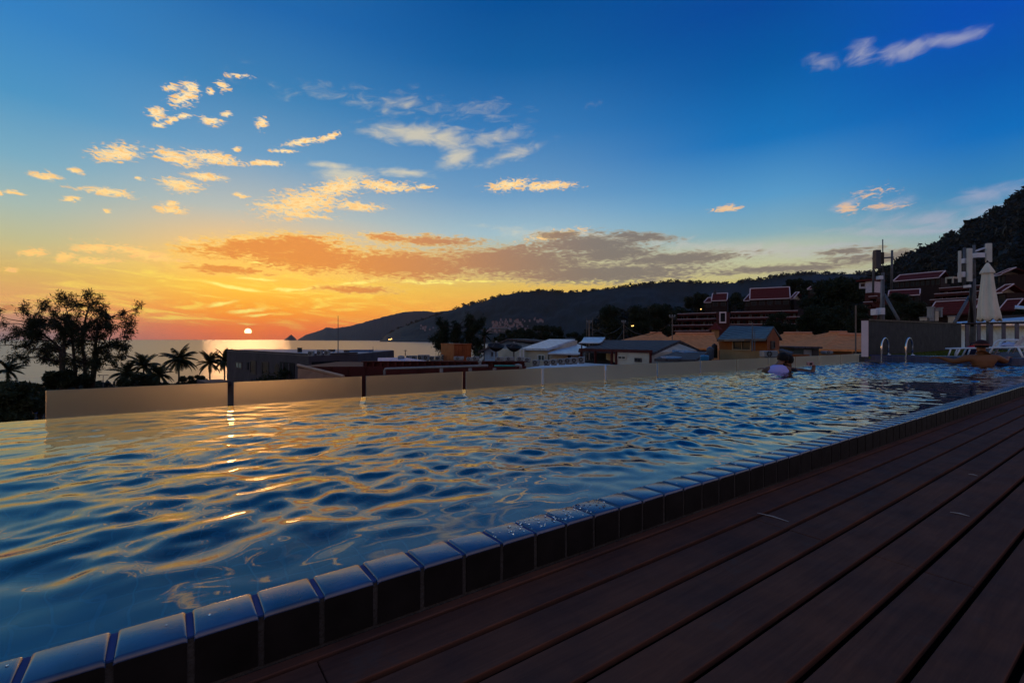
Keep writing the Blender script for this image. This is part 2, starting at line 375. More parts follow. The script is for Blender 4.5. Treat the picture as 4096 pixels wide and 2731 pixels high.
# surf lines on the beach
foam = mat('surf foam', (.6,.58,.56), .6, .2, .3)
for k, (d0, wv_) in enumerate(((150, 2.0), (163, 1.1), (181, .8))):
    V = []; Fq = []; xs = np.linspace(-260, -10, 90)
    for i, x in enumerate(xs):
        j = d0+4*vnoise(x*.03, k*3.3)+2*vnoise(x*.15, k+9); wd_ = wv_*(.5+1.4*abs(vnoise(x*.06, k+5)))
        V += [(x, j, SEAZ+.25-.1*k), (x, j+wd_, SEAZ+.25-.1*k)]
        if i: Fq.append((2*i-2, 2*i, 2*i+1, 2*i-1))
    struct(arrmesh('surf', V, Fq, foam))
# land ------------------------------------------------------------------
GR = mat('dark town ground', (.035,.035,.03), .9, .5, .05)
land = MB()
coast = [(-3000,128),(-230,146),(-60,150),(-24,190),(-28,500),(-75,1500),(-260,2300),(-430,2700),(-300,4200),(4200,4200),(4200,-900),(-3000,-900)]
land.hexa([(x,y,LANDZ-3) for x, y in coast], [(x,y,LANDZ) for x, y in coast])
struct(land.build('ground', GR))
SAND = mat('wet sand', (.22,.18,.14), .5, .3, .1)
V = []; Fq = []; shore = coast[:5]
for i, (x, y) in enumerate(shore):
    V += [(x+ (6 if i > 2 else 0), y-14, LANDZ+.05), (x, y+.3, LANDZ-.05), (x-(4 if i > 2 else 0), y+5, SEAZ-.2)]
    if i: Fq += [(3*i-3, 3*i, 3*i+1, 3*i-2), (3*i-2, 3*i+1, 3*i+2, 3*i-1)]
struct(arrmesh('beach', V, Fq, SAND))
# hills -------------------------------------------------------------------
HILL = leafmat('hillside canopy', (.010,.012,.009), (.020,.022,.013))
def hill(name, prof, dr, db, pw=1.0, nrow=26, step=3.0, amp=.05, rough=1.5, seed=1, dback=1.25, m=HILL):
    xs = np.arange(prof[0][0], prof[-1][0]+.1, step); ys = np.interp(xs, [p[0] for p in prof], [p[1] for p in prof])
    ts = np.concatenate([np.linspace(0, 1, nrow), [1.15, 1.5, 2.2]])
    V = np.zeros((len(ts), len(xs), 3))
    u = (xs*S-2048)/F
    drx = dr(xs) if callable(dr) else np.full(len(xs), float(dr)); dbx = db(xs) if callable(db) else np.full(len(xs), float(db))
    zr = CAMZ-(ys*S-HZ)/F*drx
    for j, tt in enumerate(ts):
        if tt <= 1:
            d = dbx+(drx-dbx)*tt; z = (SEAZ-1)+(zr-SEAZ+1)*tt**pw
            mid = math.sin(math.pi*tt)
            z = z*1.0+fbm(u*14, np.full(len(u), tt*3.0), 4, seed)*(zr-SEAZ)*amp*6*mid*.5
        else:
            d = drx+(drx-dbx)*(tt-1)*dback; z = (SEAZ-1)+(zr-SEAZ)*max(0, 1-(tt-1)/1.2)**1.1
        jit = (vnoise(xs*.9, np.full(len(u), j*3.1), seed+3)+vnoise(xs*.33, np.full(len(u), j*1.7), seed+5)*1.2)*rough*S/F*d
        V[j,:,0] = u*d; V[j,:,1] = d; V[j,:,2] = z+(jit if tt > .02 else 0)
    V[-1,:,2] = SEAZ-5
    n = len(xs); I = np.arange(len(ts)*n).reshape(len(ts), n)
    Fq = np.stack([I[:-1,:-1], I[:-1,1:], I[1:,1:], I[1:,:-1]], -1).reshape(-1, 4)
    o = struct(arrmesh(name, V, Fq, m, smooth=False)); return V
H1 = [(684,779.5),(692,775),(700,770),(712,766),(725,762),(740,757),(748,752),(755,751),(765,754),(775,753),(800,749),(830,742),(845,737),(860,733),(880,728),(900,723),(925,717),(945,715),(975,714),(1000,717),(1040,712),(1120,700),(1250,700)]
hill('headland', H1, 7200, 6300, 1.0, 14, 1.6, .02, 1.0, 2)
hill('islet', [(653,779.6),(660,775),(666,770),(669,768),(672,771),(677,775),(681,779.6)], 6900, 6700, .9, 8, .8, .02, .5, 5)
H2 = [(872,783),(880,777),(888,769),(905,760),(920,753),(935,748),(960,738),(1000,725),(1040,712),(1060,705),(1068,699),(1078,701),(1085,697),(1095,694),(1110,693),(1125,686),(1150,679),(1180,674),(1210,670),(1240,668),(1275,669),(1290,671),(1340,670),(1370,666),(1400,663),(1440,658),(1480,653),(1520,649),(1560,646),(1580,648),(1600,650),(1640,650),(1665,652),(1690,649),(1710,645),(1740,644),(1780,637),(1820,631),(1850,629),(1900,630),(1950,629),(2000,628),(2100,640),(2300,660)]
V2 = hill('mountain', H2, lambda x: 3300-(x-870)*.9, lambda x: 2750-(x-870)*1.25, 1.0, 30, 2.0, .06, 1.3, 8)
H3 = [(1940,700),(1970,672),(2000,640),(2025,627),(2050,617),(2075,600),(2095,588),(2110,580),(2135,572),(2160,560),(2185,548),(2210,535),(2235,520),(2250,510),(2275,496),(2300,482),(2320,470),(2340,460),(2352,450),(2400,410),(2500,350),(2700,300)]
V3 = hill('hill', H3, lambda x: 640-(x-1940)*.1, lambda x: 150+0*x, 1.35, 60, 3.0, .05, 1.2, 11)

# canopy clumps: trees too many to count on the slopes
def canopy(name, pts, rads, m, label, nq=34, seed=3):
    g = np.random.default_rng(seed); N = len(pts); pts = np.asarray(pts); rads = np.asarray(rads)
    d = g.normal(size=(N, nq, 3)); d /= np.linalg.norm(d, axis=2, keepdims=True); d[:,:,2] = np.abs(d[:,:,2])*.9-.1
    c = pts[:,None,:]+d*rads[:,None,None]*g.uniform(.55, 1.1, (N, nq, 1))
    a = g.normal(size=(N, nq, 3)); a /= np.linalg.norm(a, axis=2, keepdims=True); b2 = np.cross(a, d); b2 /= np.linalg.norm(b2, axis=2, keepdims=True)+1e-6
    sz = rads[:,None,None]*g.uniform(.18, .42, (N, nq, 1))
    V = np.stack([c-a*sz, c+b2*sz*.7, c+a*sz, c-b2*sz*.7], 2).reshape(-1, 3)
    o = arrmesh(name, V, np.arange(len(V)).reshape(-1, 4), m); return stuff(o, label, 'forest')
def surf_pts(V, n, t0, t1, seed, x0=0, x1=1e9):
    g = np.random.default_rng(seed); R, C = V.shape[:2]; out = []
    for _ in range(n):
        r = t0+(t1-t0)*g.random(); c = g.random()*(C-2); i = int(r); k = int(c); fr, fc = r-i, c-k; i = min(i, R-2)
        q = (V[i,k]*(1-fr)+V[i+1,k]*fr)*(1-fc)+(V[i,k+1]*(1-fr)+V[i+1,k+1]*fr)*fc; out.append(q)
    return np.array(out)
H4 = [(1335,792),(1355,765),(1375,742),(1400,722),(1450,724),(1520,712),(1570,716),(1620,700),(1700,695),(1760,684),(1830,668),(1900,656),(1960,652),(2010,650),(2110,650),(2200,640)]
V4 = hill('hillside', H4, lambda x: 350+0*x, lambda x: 172+0*x, 1.2, 30, 3.0, .05, 1.2, 15)
g = np.random.default_rng(5)
p4 = surf_pts(V4, 1100, 6, 29.4, 16); r4 = g.uniform(2.2, 5.5, len(p4)); p4[:,2] += r4*.3
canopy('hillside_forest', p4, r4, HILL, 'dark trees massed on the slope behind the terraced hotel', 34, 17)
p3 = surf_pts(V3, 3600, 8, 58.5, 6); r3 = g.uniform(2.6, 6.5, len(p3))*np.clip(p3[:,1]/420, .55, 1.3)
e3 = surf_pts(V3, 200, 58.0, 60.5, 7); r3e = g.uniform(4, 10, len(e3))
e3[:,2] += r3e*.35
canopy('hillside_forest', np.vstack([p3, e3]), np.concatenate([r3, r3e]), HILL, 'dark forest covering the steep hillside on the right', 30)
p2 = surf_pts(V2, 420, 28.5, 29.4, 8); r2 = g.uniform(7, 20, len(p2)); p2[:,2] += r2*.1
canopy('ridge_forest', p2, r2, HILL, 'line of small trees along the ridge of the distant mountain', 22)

# ================================================================== pool, deck, glass (pool frame turned by YAW)
def RP(x, y, z=0): return Vector((x*math.cos(YAW)+y*math.sin(YAW), -x*math.sin(YAW)+y*math.cos(YAW), z))
XI, XO, XG, PT = -1.0754, -.981, -4.229, .10655
Y0, Y1 = -4.0, 13.5
WZ = -.012
# the building under the pool
ROOFM = mat('rooftop concrete', (.10,.10,.10), .9)
o = MB().box(-4.9, 9, -9, 23, LANDZ, -1.45).build('roof_slab', ROOFM, rz=-YAW); struct(o)
o = MB().box(-4.9, 9, Y1+.42, 23, -1.449, .085).build('terrace_floor', mat('terrace paving', (.10,.075,.07), .8, .3, 2), rz=-YAW); struct(o)
# water: a fine sheet of real ripples
rg = np.random.default_rng(21)
nx, ny = 250, 1420
X = np.linspace(XG-.012, XI-.001, nx); Y = np.linspace(Y0, Y1, ny)
XX, YY = np.meshgrid(X, Y, indexing='ij')
WXX = XX+.09*vnoise(XX*1.7, YY*1.7, 1)+.035*vnoise(XX*5, YY*5, 2); WYY = YY+.09*vnoise(XX*1.7, YY*1.7, 3)+.035*vnoise(XX*5, YY*5, 4)
ZZ = np.zeros_like(XX)
for k in range(80):
    lam = math.exp(rg.uniform(math.log(.065), math.log(.36))); kk = 2*math.pi/lam
    th = rg.normal(math.radians(200), 1.0) if k % 3 else rg.uniform(0, 2*math.pi)
    slope = .0165 if lam > .16 else .0185
    ZZ += slope/kk*np.sin(kk*(WXX*math.cos(th)+WYY*math.sin(th))+rg.uniform(0, 6.28))
for k in range(26):
    lam = rg.uniform(.045, .085); kk = 2*math.pi/lam; th = rg.uniform(0, 6.28)
    ZZ += .0065/kk*np.sin(kk*(WXX*math.cos(th)+WYY*math.sin(th))+rg.uniform(0, 6.28))*np.clip(.5+2.2*vnoise(XX*1.3+k*.37, YY*1.1, 30+k%5), 0, 1.4)
env = .75+.9*vnoise(XX*.6, YY*.45, 9)+.8*vnoise(XX*1.9, YY*1.4, 17)
ZZ *= np.clip(.85+.07*YY, .8, 1.55)*env*np.clip((XI-XX)/.35, .25, 1)*np.clip((XX-XG)/.25, .35, 1)
I = np.arange(nx*ny).reshape(nx, ny)
WM = bpy.data.materials.new('pool water'); WM.use_nodes = True; t = NT(WM.node_tree); t.n.clear()
gl = t.new('ShaderNodeBsdfRefraction'); gl.inputs['IOR'].default_value = 1.33; gl.inputs['Roughness'].default_value = 0; gl.inputs['Color'].default_value = (.72,.9,1,1)
gy = t.new('ShaderNodeBsdfGlossy'); gy.inputs['Roughness'].default_value = .015; gy.inputs['Color'].default_value = (1,1,1,1)
fr = t.new('ShaderNodeFresnel'); fr.inputs['IOR'].default_value = 1.58
geo = t.new('ShaderNodeNewGeometry')
mxw = t.new('ShaderNodeMixShader'); t.put(mxw.inputs[0], t.m('MULTIPLY', fr.outputs[0], t.m('SUBTRACT', 1, geo.outputs['Backfacing'])))
t.l.new(gl.outputs[0], mxw.inputs[1]); t.l.new(gy.outputs[0], mxw.inputs[2])
oo = t.new('ShaderNodeOutputMaterial'); t.l.new(mxw.outputs[0], oo.inputs[0])
wo_ = arrmesh('water', np.stack([XX, YY, ZZ+WZ], -1), np.stack([I[:-1,:-1], I[1:,:-1], I[1:,1:], I[:-1,1:]], -1).reshape(-1, 4), WM, smooth=True)
wo_.rotation_euler[2] = -YAW; struct(wo_)
# basin of blue tiles
def tilemat(name, col, grout, pitch, gw=.06, rough=.2, spec=.5, var=.35):
    m = bpy.data.materials.new(name); m.use_nodes = True; t = NT(m.node_tree); b = m.node_tree.nodes['Principled BSDF']
    oc = t.new('ShaderNodeTexCoord').outputs['Object']; s = t.new('ShaderNodeSeparateXYZ'); t.l.new(oc, s.inputs[0])
    g_ = None; ids = []
    for k in range(3):
        q = t.m('DIVIDE', t.m('ADD', s.outputs[k], .0137), pitch); f = t.m('FRACT', q); ids.append(t.m('FLOOR', q))
        l = t.m('LESS_THAN', f, gw); g_ = l if g_ is None else t.m('MAXIMUM', g_, l)
    wn = t.new('ShaderNodeTexWhiteNoise'); t.put(wn.inputs['Vector'], t.xyz(*ids))
    c = t.mix(t.m('MULTIPLY', wn.outputs['Value'], var), col, tuple(v*.35 for v in col))
    t.put(b.inputs['Base Color'], t.mix(g_, c, grout)); b.inputs['Roughness'].default_value = rough; b.inputs['Specular IOR Level'].default_value = spec
    return m
POOLT = tilemat('blue pool tiles', (.001,.052,.112), (.002,.08,.16), PT, .09)
pool = thing('swimming_pool', 'long rooftop infinity pool lined with small blue tiles', 'swimming pool')
pm = MB(); D = -1.25
pm.box(XG-.16, XG+.0, Y0-.1, Y1+.1, D-.1, -.03).box(XI, XO+.001-.004, Y0-.1, Y1, D-.1, -.018).box(XG, XI, Y0-.1, Y0, D-.1, .0).box(XG, XI, Y0, Y1, D-.1, D)
basin = pm.build('basin', POOLT, pool)
NAVY = tilemat('navy kerb tiles', (.012,.03,.10), (.03,.06,.14), PT, .06, .25)
MB().cbox(XG-.16, XO+2.2, Y1, Y1+.4, D-.1, .135, .008).build('end_kerb', NAVY, pool)
# coping tiles along the deck, each a chamfered glazed tile with deep blue grout between
GLZ = mat('glazed blue grey coping tile', (.035,.07,.17), .2, .5, 7, spec=.8, coat=.2)
cp = MB(); i = 0; y = -.1815-PT*34
while y < Y1-.02:
    j = rnd.uniform(-.0012, .0012); k = rnd.uniform(-.0009, .0009)
    ya, yb = y+.0042, y+PT-.0042; wX = XO+.004-XI-.0015; o = len(cp.v)
    prof = [(0,-.009),(.0008,-.0035),(.004,-.0009),(.008,0),(.05,0),(wX-.006,0),(wX-.003,-.0007),(wX-.0008,-.003),(wX,-.009)]
    tw_ = rnd.uniform(-.006,.006); rows = [(ya,-.012),(ya+.0005,-.0035),(ya+.003,-.0007),(ya+.007,0),(yb-.007,0),(yb-.003,-.0007),(yb-.0005,-.0035),(yb,-.012)]
    for yy, dz in rows:
        for px_, pz in prof: cp.v.append((XI+.0015+px_, yy, max(-.012, k+pz+dz+tw_*(yy-y-PT/2))))
    npf = len(prof)
    for a_ in range(len(rows)-1):
        for b_ in range(npf-1): cp.f.append((o+a_*npf+b_, o+(a_)*npf+b_+1, o+(a_+1)*npf+b_+1, o+(a_+1)*npf+b_))
    y += PT
cp.build('coping', GLZ, pool, True)
GROUT = mat('blue grout', (.02,.06,.22), .7)
MB().box(XI+.006, XO-.002, Y0, Y1-.01, -.024, -.005).build('coping_grout', GROUT, pool)
RISER = mat('black brown riser tile', (.012,.009,.009), .5, .5, 9, spec=.2)
RGROUT = mat('grey riser grout', (.055,.048,.045), .9, .5, 12, bump=.5, bscale=90)
rs = MB(); y = -.1815-PT*34
while y < Y1-.02:
    h = rnd.uniform(-.0015, .0015)
    rs.box(XO-.004, XO+.004+h*.4, y+.0055, y+PT-.0055, -.094+h, -.0095); y += PT
rs.build('riser', RISER, pool)
MB().box(XO-.03, XO+.0015, Y0, Y1, -.14, -.0085).build('riser_grout', RGROUT, pool)
pool.rotation_euler[2] = -YAW
# droplets lying on the coping
dm_ = MB(); g = np.random.default_rng(4)
for _ in range(150):
    yy = -.18+PT*(8.0+4*g.random()) if g.random() < .75 else g.uniform(-.4, 4); xx = g.uniform(XI+.01, XO-.012); r = g.uniform(.0012, .0042)
    dm_.lathe([(r, 0), (r*.9, r*.28), (r*.5, r*.5), (.0001, r*.56)], 7, (xx, yy, .0))
WD = bpy.data.materials.new('water drop'); WD.use_nodes = True; WD.node_tree.nodes['Principled BSDF'].inputs['Transmission Weight'].default_value = 1; WD.node_tree.nodes['Principled BSDF'].inputs['Roughness'].default_value = .02
o = dm_.build('water_drops', WD, smooth=True, rz=-YAW); stuff(o, 'water drops lying on the blue coping tiles', 'water drops')
# deck -----------------------------------------------------------------
DK = mat('dark brown deck board', (.175,.064,.038), .78, .45, 5, spec=.05, col2=(.105,.046,.034), bump=.25, bscale=70)
tn = NT(DK.node_tree); b = DK.node_tree.nodes['Principled BSDF']; oc = tn.new('ShaderNodeTexCoord').outputs['Object']
mp = tn.new('ShaderNodeMapping'); tn.l.new(oc, mp.inputs[0]); mp.inputs['Scale'].default_value = (22, 1.2, 22)
gr_ = tn.noise(mp.outputs[0], 3.0, 6, .7, .6)
old = b.inputs['Base Color'].links[0].from_socket
wear = tn.noise(oc, 5.5, 6, .7)
tn.put(b.inputs['Base Color'], tn.mix(tn.m('MULTIPLY', tn.mr(wear, .60, .72), .55), tn.mix(tn.mr(gr_, .3, .7, 0, .4), old, (.018,.010,.010,1)), (.085,.062,.055,1)))
bpp = tn.new('ShaderNodeBump'); bpp.inputs['Strength'].default_value = .35; bpp.inputs['Distance'].default_value = .003
tn.put(bpp.inputs['Height'], gr_); tn.l.new(bpp.outputs[0], b.inputs['Normal'])
dk = MB(); BP = .1105; GP = .0155
for k in range(40):
    x0 = -.9465+BP*k+GP/2; x1 = x0+BP-GP
    cuts = [-5.0]
    c = 1.59 if k in (1, 2, 4, 5) else 1.59-rnd.uniform(.7, 2.2)
    while c > -3: c -= 2.9
    c += 2.9 if c < -3 else 0
    yv = c
    while yv < Y1+.2: cuts.append(yv); yv += 2.9 if k in (1, 2, 4, 5) else rnd.choice((2.4, 2.9))
    cuts.append(Y1+.42)
    for a_, b_ in zip(cuts, cuts[1:]):
        if b_-a_ < .05: continue
        h = rnd.uniform(-.0012, .0012); dk.cbox(x0+rnd.uniform(-.0008,.0008), x1, a_+.0012, b_-.0012, -.113, -.1+h, .0014)
dk.cbox(-.9785, -.9515, -5, Y1+.42, -.125, -.1005, .002)
struct(dk.build('deck', DK, rz=-YAW))
struct(MB().box(-.975, 3.6, -5, Y1+.42, -.34, -.17).build('deck_underlay', mat('black underlay', (.006,.005,.005), .9), rz=-YAW))
for k, (x, y, L_, a_) in enumerate(((2063.4,1180+8,0.10,1.45),(2235,1091,.03,1.3),(2204,1181,.05,1.4))):
    v = P(x*.86 if k == 0 else x, y, 1); r_ = Vector((v.x, v.y, v.z-CAMZ)); q = r_*(-.5985/r_.z); lab = ['long pale splinter lying across the third deck board','short pale chip near the right edge of the deck','pale sliver on the deck, nearer than the short chip','small pale sliver far along the deck','pale splinter at the end of the board joint'][k]
    mb = MB(); mb.tube([(-L_/2,0,.0015),(0,.003,.003),(L_/2,0,.0015)], [.0008,.0022,.0008], 5)
    o = mb.build('splinter', mat('pale raw wood', (.45,.36,.32), .6), loc=(q.x, q.y, -.0985), rz=-YAW+a_-1.4); tag(o, lab, 'wood splinter')
# worn specks and splinters of light wood on the boards lie in the wear pattern above

# frosted glass barrier -----------------------------------------------------
FG = bpy.data.materials.new('frosted glass'); FG.use_nodes = True; t = NT(FG.node_tree); b = FG.node_tree.nodes['Principled BSDF']
b.inputs['Transmission Weight'].default_value = 1; b.inputs['IOR'].default_value = 1.25; b.inputs['Roughness'].default_value = .38; b.inputs['Base Color'].default_value = (.84,.76,.60,1)
oc = t.new('ShaderNodeTexCoord').outputs['Object']
bp = t.new('ShaderNodeBump'); bp.inputs['Strength'].default_value = .6; bp.inputs['Distance'].default_value = .003
vo = t.new('ShaderNodeTexVoronoi'); t.l.new(oc, vo.inputs['Vector']); vo.inputs['Scale'].default_value = 26
drop = t.m('MULTIPLY', t.mr(vo.outputs['Distance'], .08, .16, 1, 0), t.mr(t.noise(oc, 4.5, 2), .55, .62))
t.put(bp.inputs['Height'], drop); t.l.new(bp.outputs[0], b.inputs['Normal'])
tr = t.new('ShaderNodeBsdfTranslucent'); t.put(tr.inputs[0], t.mix(t.mr(t.noise(oc, 3, 4), .3, .7), (.62,.60,.48,1), (.46,.46,.38,1)))
mx = t.new('ShaderNodeMixShader'); mx.inputs[0].default_value = .16
o_ = [n for n in t.n if n.type == 'OUTPUT_MATERIAL'][0]
t.l.new(b.outputs[0], mx.inputs[1]); t.l.new(tr.outputs[0], mx.inputs[2]); t.l.new(mx.outputs[0], o_.inputs[0])
ORD = ['first','second','third','fourth','fifth','sixth','seventh','eighth','ninth','tenth','eleventh','twelfth','thirteenth']
DESC = ['tan frosted glass panel standing free at the open left end of the pool edge',
 'glowing orange frosted glass panel below the setting sun, second from the left',
 'olive brown frosted glass panel in front of the grey pipe, third from the left',
 'dim greenish frosted glass panel below the orange rooftop box, fourth from the left']
for i in range(13):
    ya = -.637+1.0265*i+(.0 if i == 0 else .02); yb = -.637+1.0265*(i+1)-.02
    mb = MB(); mb.box(XG-.014, XG-.001, ya, yb, -.06, .1725)
    lab = DESC[i] if i < 4 else 'pale green frosted glass panel, %s from the left along the pool edge' % ORD[i]
    o = mb.build('glass_panel', FG, rz=-YAW); tag(o, lab, 'glass panel', 'frosted glass panels along the pool edge')
    bv = o.modifiers.new('bevel', 'BEVEL'); bv.width = .002; bv.segments = 1
# pool ladder rails
for k, (px, lab) in enumerate(((2025, 'left one of the two curved steel pool ladder rails'), (2081, 'right one of the two curved steel pool ladder rails'))):
    u = U(px); d = 13.28/(u*math.sin(YAW)+math.cos(YAW)); xr = d*(u*math.cos(YAW)-math.sin(YAW))
    pts = [(xr, 13.28, -.9), (xr, 13.28, .33)]
    for a_ in range(0, 181, 15): pts.append((xr, 13.28+.22*(1-math.cos(R_(a_))), .33+.2*math.sin(R_(a_))))
    pts.append((xr, 13.72, .12))
    o = thing('ladder_rail', lab, 'pool ladder rail', (0,0,0), 0, 'ladder rails at the far end of the pool')
    MB().tube(pts, .017, 12).build('tube', CHROME, o, True); MB().lathe([(.045,0),(.045,.012),(.024,.02)], 14, (xr, 13.72, .135)).build('flange', CHROME, o, True)
    o.rotation_euler[2] = -YAW
# ================================================================== the town
class Wall:
    """a vertical wall between two plan points given as (picture x, distance); rectangles are set on it at real size"""
    def __init__(s, xa, da, xb, db):
        s.A = Vector((U(xa)*da, da)); s.B = Vector((U(xb)*db, db)); t = (s.B-s.A).normalized(); s.t = t
        n = Vector((t.y, -t.x)); s.n = n if n.dot(s.A+s.B) < 0 else -n       # towards the camera
    def at(s, x):
        u = U(x); A, t = s.A, s.t; k = (u*A.y-A.x)/(t.x-u*t.y); return A+t*k
    def z(s, x, y): return CAMZ-(y*S-HZ)/F*s.at(x).y
    def pt(s, x, y, out=0):
        p = s.at(x); return Vector((p.x+s.n.x*out, p.y+s.n.y*out, s.z(x, y)))
    def quad(s, mb, x0, x1, z0, z1, o0, o1):
        a, b = s.at(x0), s.at(x1); n = s.n
        q = [a+n*o0, b+n*o0, b+n*o1, a+n*o1]
        mb.hexa([(p.x, p.y, z0) for p in q], [(p.x, p.y, z1) for p in q])
    def box(s, mb, x0, x1, y0, y1, o0, o1):
        xc = (x0+x1)/2; s.quad(mb, x0, x1, s.z(xc, y1), s.z(xc, y0), o0, o1)
def prism(mb, pts, z0, z1):
    mb.hexa([(p[0], p[1], z0) for p in pts], [(p[0], p[1], z1) for p in pts]); return mb
def slab(mb, top, th=.12):
    """a sloping sheet through the given corners"""
    top = [Vector(p) for p in top]; mb.hexa([p-Vector((0,0,th)) for p in top], top); return mb
def part(f, name, m, parent, smooth=False):
    mb = MB(); f(mb); return mb.build(name, m, parent, smooth)
def window(w_, root, x0, x1, y0, y1, fr=TRIM, gl=GLASS, th=.06, mull=1, out=.0, f=.08):
    """a framed window with its pane, standing proud of the wall"""
    a = MB(); xc = (x0+x1)/2; z0, z1 = w_.z(xc, y1), w_.z(xc, y0); L = (w_.at(x1)-w_.at(x0)).length; fx = f/L*(x1-x0)
    w_.quad(a, x0, x0+fx, z0, z1, out-.02, out+th); w_.quad(a, x1-fx, x1, z0, z1, out-.02, out+th)
    w_.quad(a, x0+fx, x1-fx, z1-f, z1, out-.02, out+th-.002); w_.quad(a, x0+fx, x1-fx, z0, z0+f, out-.02, out+th-.002)
    for k in range(1, mull+1):
        xm = x0+(x1-x0)*k/(mull+1); w_.quad(a, xm-fx/3, xm+fx/3, z0+f, z1-f, out, out+th-.01)
    o = a.build('window', fr, root)
    p = MB(); w_.quad(p, x0+fx, x1-fx, z0+f, z1-f, out-.015, out+.02); q = p.build('pane', gl, o)
    return o

# ---- grey building with the round window ------------------------------------
GB = thing('flat_roofed_building', 'long grey flat roofed building with a round window below the sunset', 'building')
zt = -.9; dA, dB, dC = 58.0, 40.0, 45.3
A_, B_, C_ = [Vector((U(x)*d, d)) for x, d in ((521, dA), (709, dB), (822, dC))]
D_ = Vector((U(905)*60, 60)); E_ = Vector((U(560)*66, 66))
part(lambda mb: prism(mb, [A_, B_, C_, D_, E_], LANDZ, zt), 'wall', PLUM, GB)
ctr = (A_+B_+C_+D_+E_)/5
ins = [ctr+(p-ctr)*.985 for p in (A_, B_, C_, D_, E_)]
part(lambda mb: prism(mb, ins, zt, zt+.06), 'roof', mat('pale roof sheet', (.33,.33,.36), .6, .4, .5), GB)
wf = Wall(521, dA, 709, dB); wr = Wall(709, dB, 822, dC)
part(lambda mb: (wf.quad(mb, 521, 709, zt+.062, zt+.2, -.25, 0), wr.quad(mb, 709.3, 822, zt+.06, zt+.19, -.25, -.005)), 'parapet', PLUM, GB)
FR = mat('dark window frame', (.05,.045,.05), .5)
window(wf, GB, 541.5, 556, 831, 846, FR, mat('green sky reflection glass', (.16,.24,.22), .15), f=.12)  # first pane's light green paints in the bright sky it reflects
window(wf, GB, 575, 589, 828, 859.5, FR, f=.12, mull=0); window(wf, GB, 602, 618, 830, 862.5, FR, f=.12, mull=0)
part(lambda mb: wf.box(mb, 568, 571.5, 832, 849, -.02, .05), 'vent', DARK, GB)
# round window
def rw(mb):
    c = wf.pt(636.5, 850); rx = (wf.at(642)-wf.at(631)).length/2; rz = PX(16, wf.at(636).y)
    n = Vector((wf.n.x, wf.n.y, 0)); t = Vector((wf.t.x, wf.t.y, 0)); r1 = []; r2 = []
    for k in range(28):
        a = 2*math.pi*k/28; p = c+t*rx*math.cos(a)+Vector((0,0,rz*math.sin(a))); r1.append(p-n*.02); r2.append(p+n*.05)
    mb.hexa(r1, r2)
part(rw, 'round_window', GLASS, GB)
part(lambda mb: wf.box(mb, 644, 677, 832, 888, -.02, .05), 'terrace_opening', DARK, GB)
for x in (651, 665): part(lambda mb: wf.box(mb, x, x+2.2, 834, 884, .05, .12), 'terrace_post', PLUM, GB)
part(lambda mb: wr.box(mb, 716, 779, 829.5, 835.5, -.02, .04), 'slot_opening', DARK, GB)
part(lambda mb: wf.box(mb, 506, 531, 873, 880, -.1, 2.5), 'ledge', PLUM, GB)
settle(GB, (ctr.x, ctr.y, LANDZ))
# plants on its terrace
def leafball(root, name, pts, rads, nq, m, seed=1, fl=.35, sz=.3):
    g = np.random.default_rng(seed); pts = np.asarray(pts, float); rads = np.asarray(rads, float); N = len(pts)
    d = g.normal(size=(N, nq, 3)); d /= np.linalg.norm(d, axis=2, keepdims=True); d[:,:,2] *= .8
    c = pts[:,None,:]+d*rads[:,None,None]*g.uniform(.3, 1.12, (N, nq, 1))
    a = g.normal(size=(N, nq, 3)); a /= np.linalg.norm(a, axis=2, keepdims=True); b2 = np.cross(a, d+.3*g.normal(size=d.shape)); b2 /= np.linalg.norm(b2, axis=2, keepdims=True)+1e-6
    s_ = g.uniform(.6, 1.3, (N, nq, 1))*sz
    V = np.stack([c-a*s_, c+b2*s_*fl, c+a*s_, c-b2*s_*fl], 2).reshape(-1, 3)
    return arrmesh(name, V, np.arange(len(V)).reshape(-1, 4), m, root)
p = wf.pt(655, 868, 1.5); pl = thing('potted_shrub', 'dark shrub on the terrace beside the round window', 'shrub')
leafball(pl, 'foliage', [p+Vector((dx, 0, dz)) for dx, dz in ((0,0),(-.8,-.4),(.9,-.2),(1.6,.5))], [.8,.7,.8,.6], 160, LEAF, 3, .35, .16)
MB().lathe([(.35,0),(.45,.6),(.47,.62)], 12, (p.x, p.y, p.z-1.4)).build('pot', PLUM, pl); settle(pl, (p.x, p.y, p.z-1.4))

# ---- things on the grey building's roof ---------------------------------------
def onroof(x, y, zr=zt+.06):
    d = (CAMZ-zr)/((y*S-HZ)/F); return Vector((U(x)*d, d, zr))
def acunit(name, label, pos, wd, h, dp, rz, group, m=ACW, cat='air conditioner'):
    t_ = thing(name, label, cat, pos, rz, group)
    MB().cbox(-wd/2, wd/2, 0, dp, .05, h, .02).build('case', m, t_)
    gm_ = MB(); cx = -wd*.12; r = min(h*.38, wd*.33); ring = [(cx+r*math.cos(a), -.006, .05+(h-.05)/2+r*math.sin(a)) for a in np.linspace(0, 2*math.pi, 21)[:-1]]
    gm_.hexa([(p[0], .004, p[2]) for p in ring], ring); gm_.build('fan_grille', DARK, t_)
    hb = MB()
    for a in np.linspace(0, math.pi, 5)[:-1]:
        hb.tube([(cx-r*math.cos(a), -.012, .05+(h-.05)/2-r*math.sin(a)), (cx+r*math.cos(a), -.012, .05+(h-.05)/2+r*math.sin(a))], .008, 4)
    hb.build('guard', ACW, t_)
    MB().box(-wd*.4, wd*.4, .02, dp-.02, 0, .05).build('base', STEEL, t_)
    return t_
ac0 = acunit('air_conditioner', 'pale air conditioner nearest the chimney on the grey roof', onroof(713, 818.5), PX(12, 40)*.9, .42, .3, 0, 'air conditioners on the grey roof')
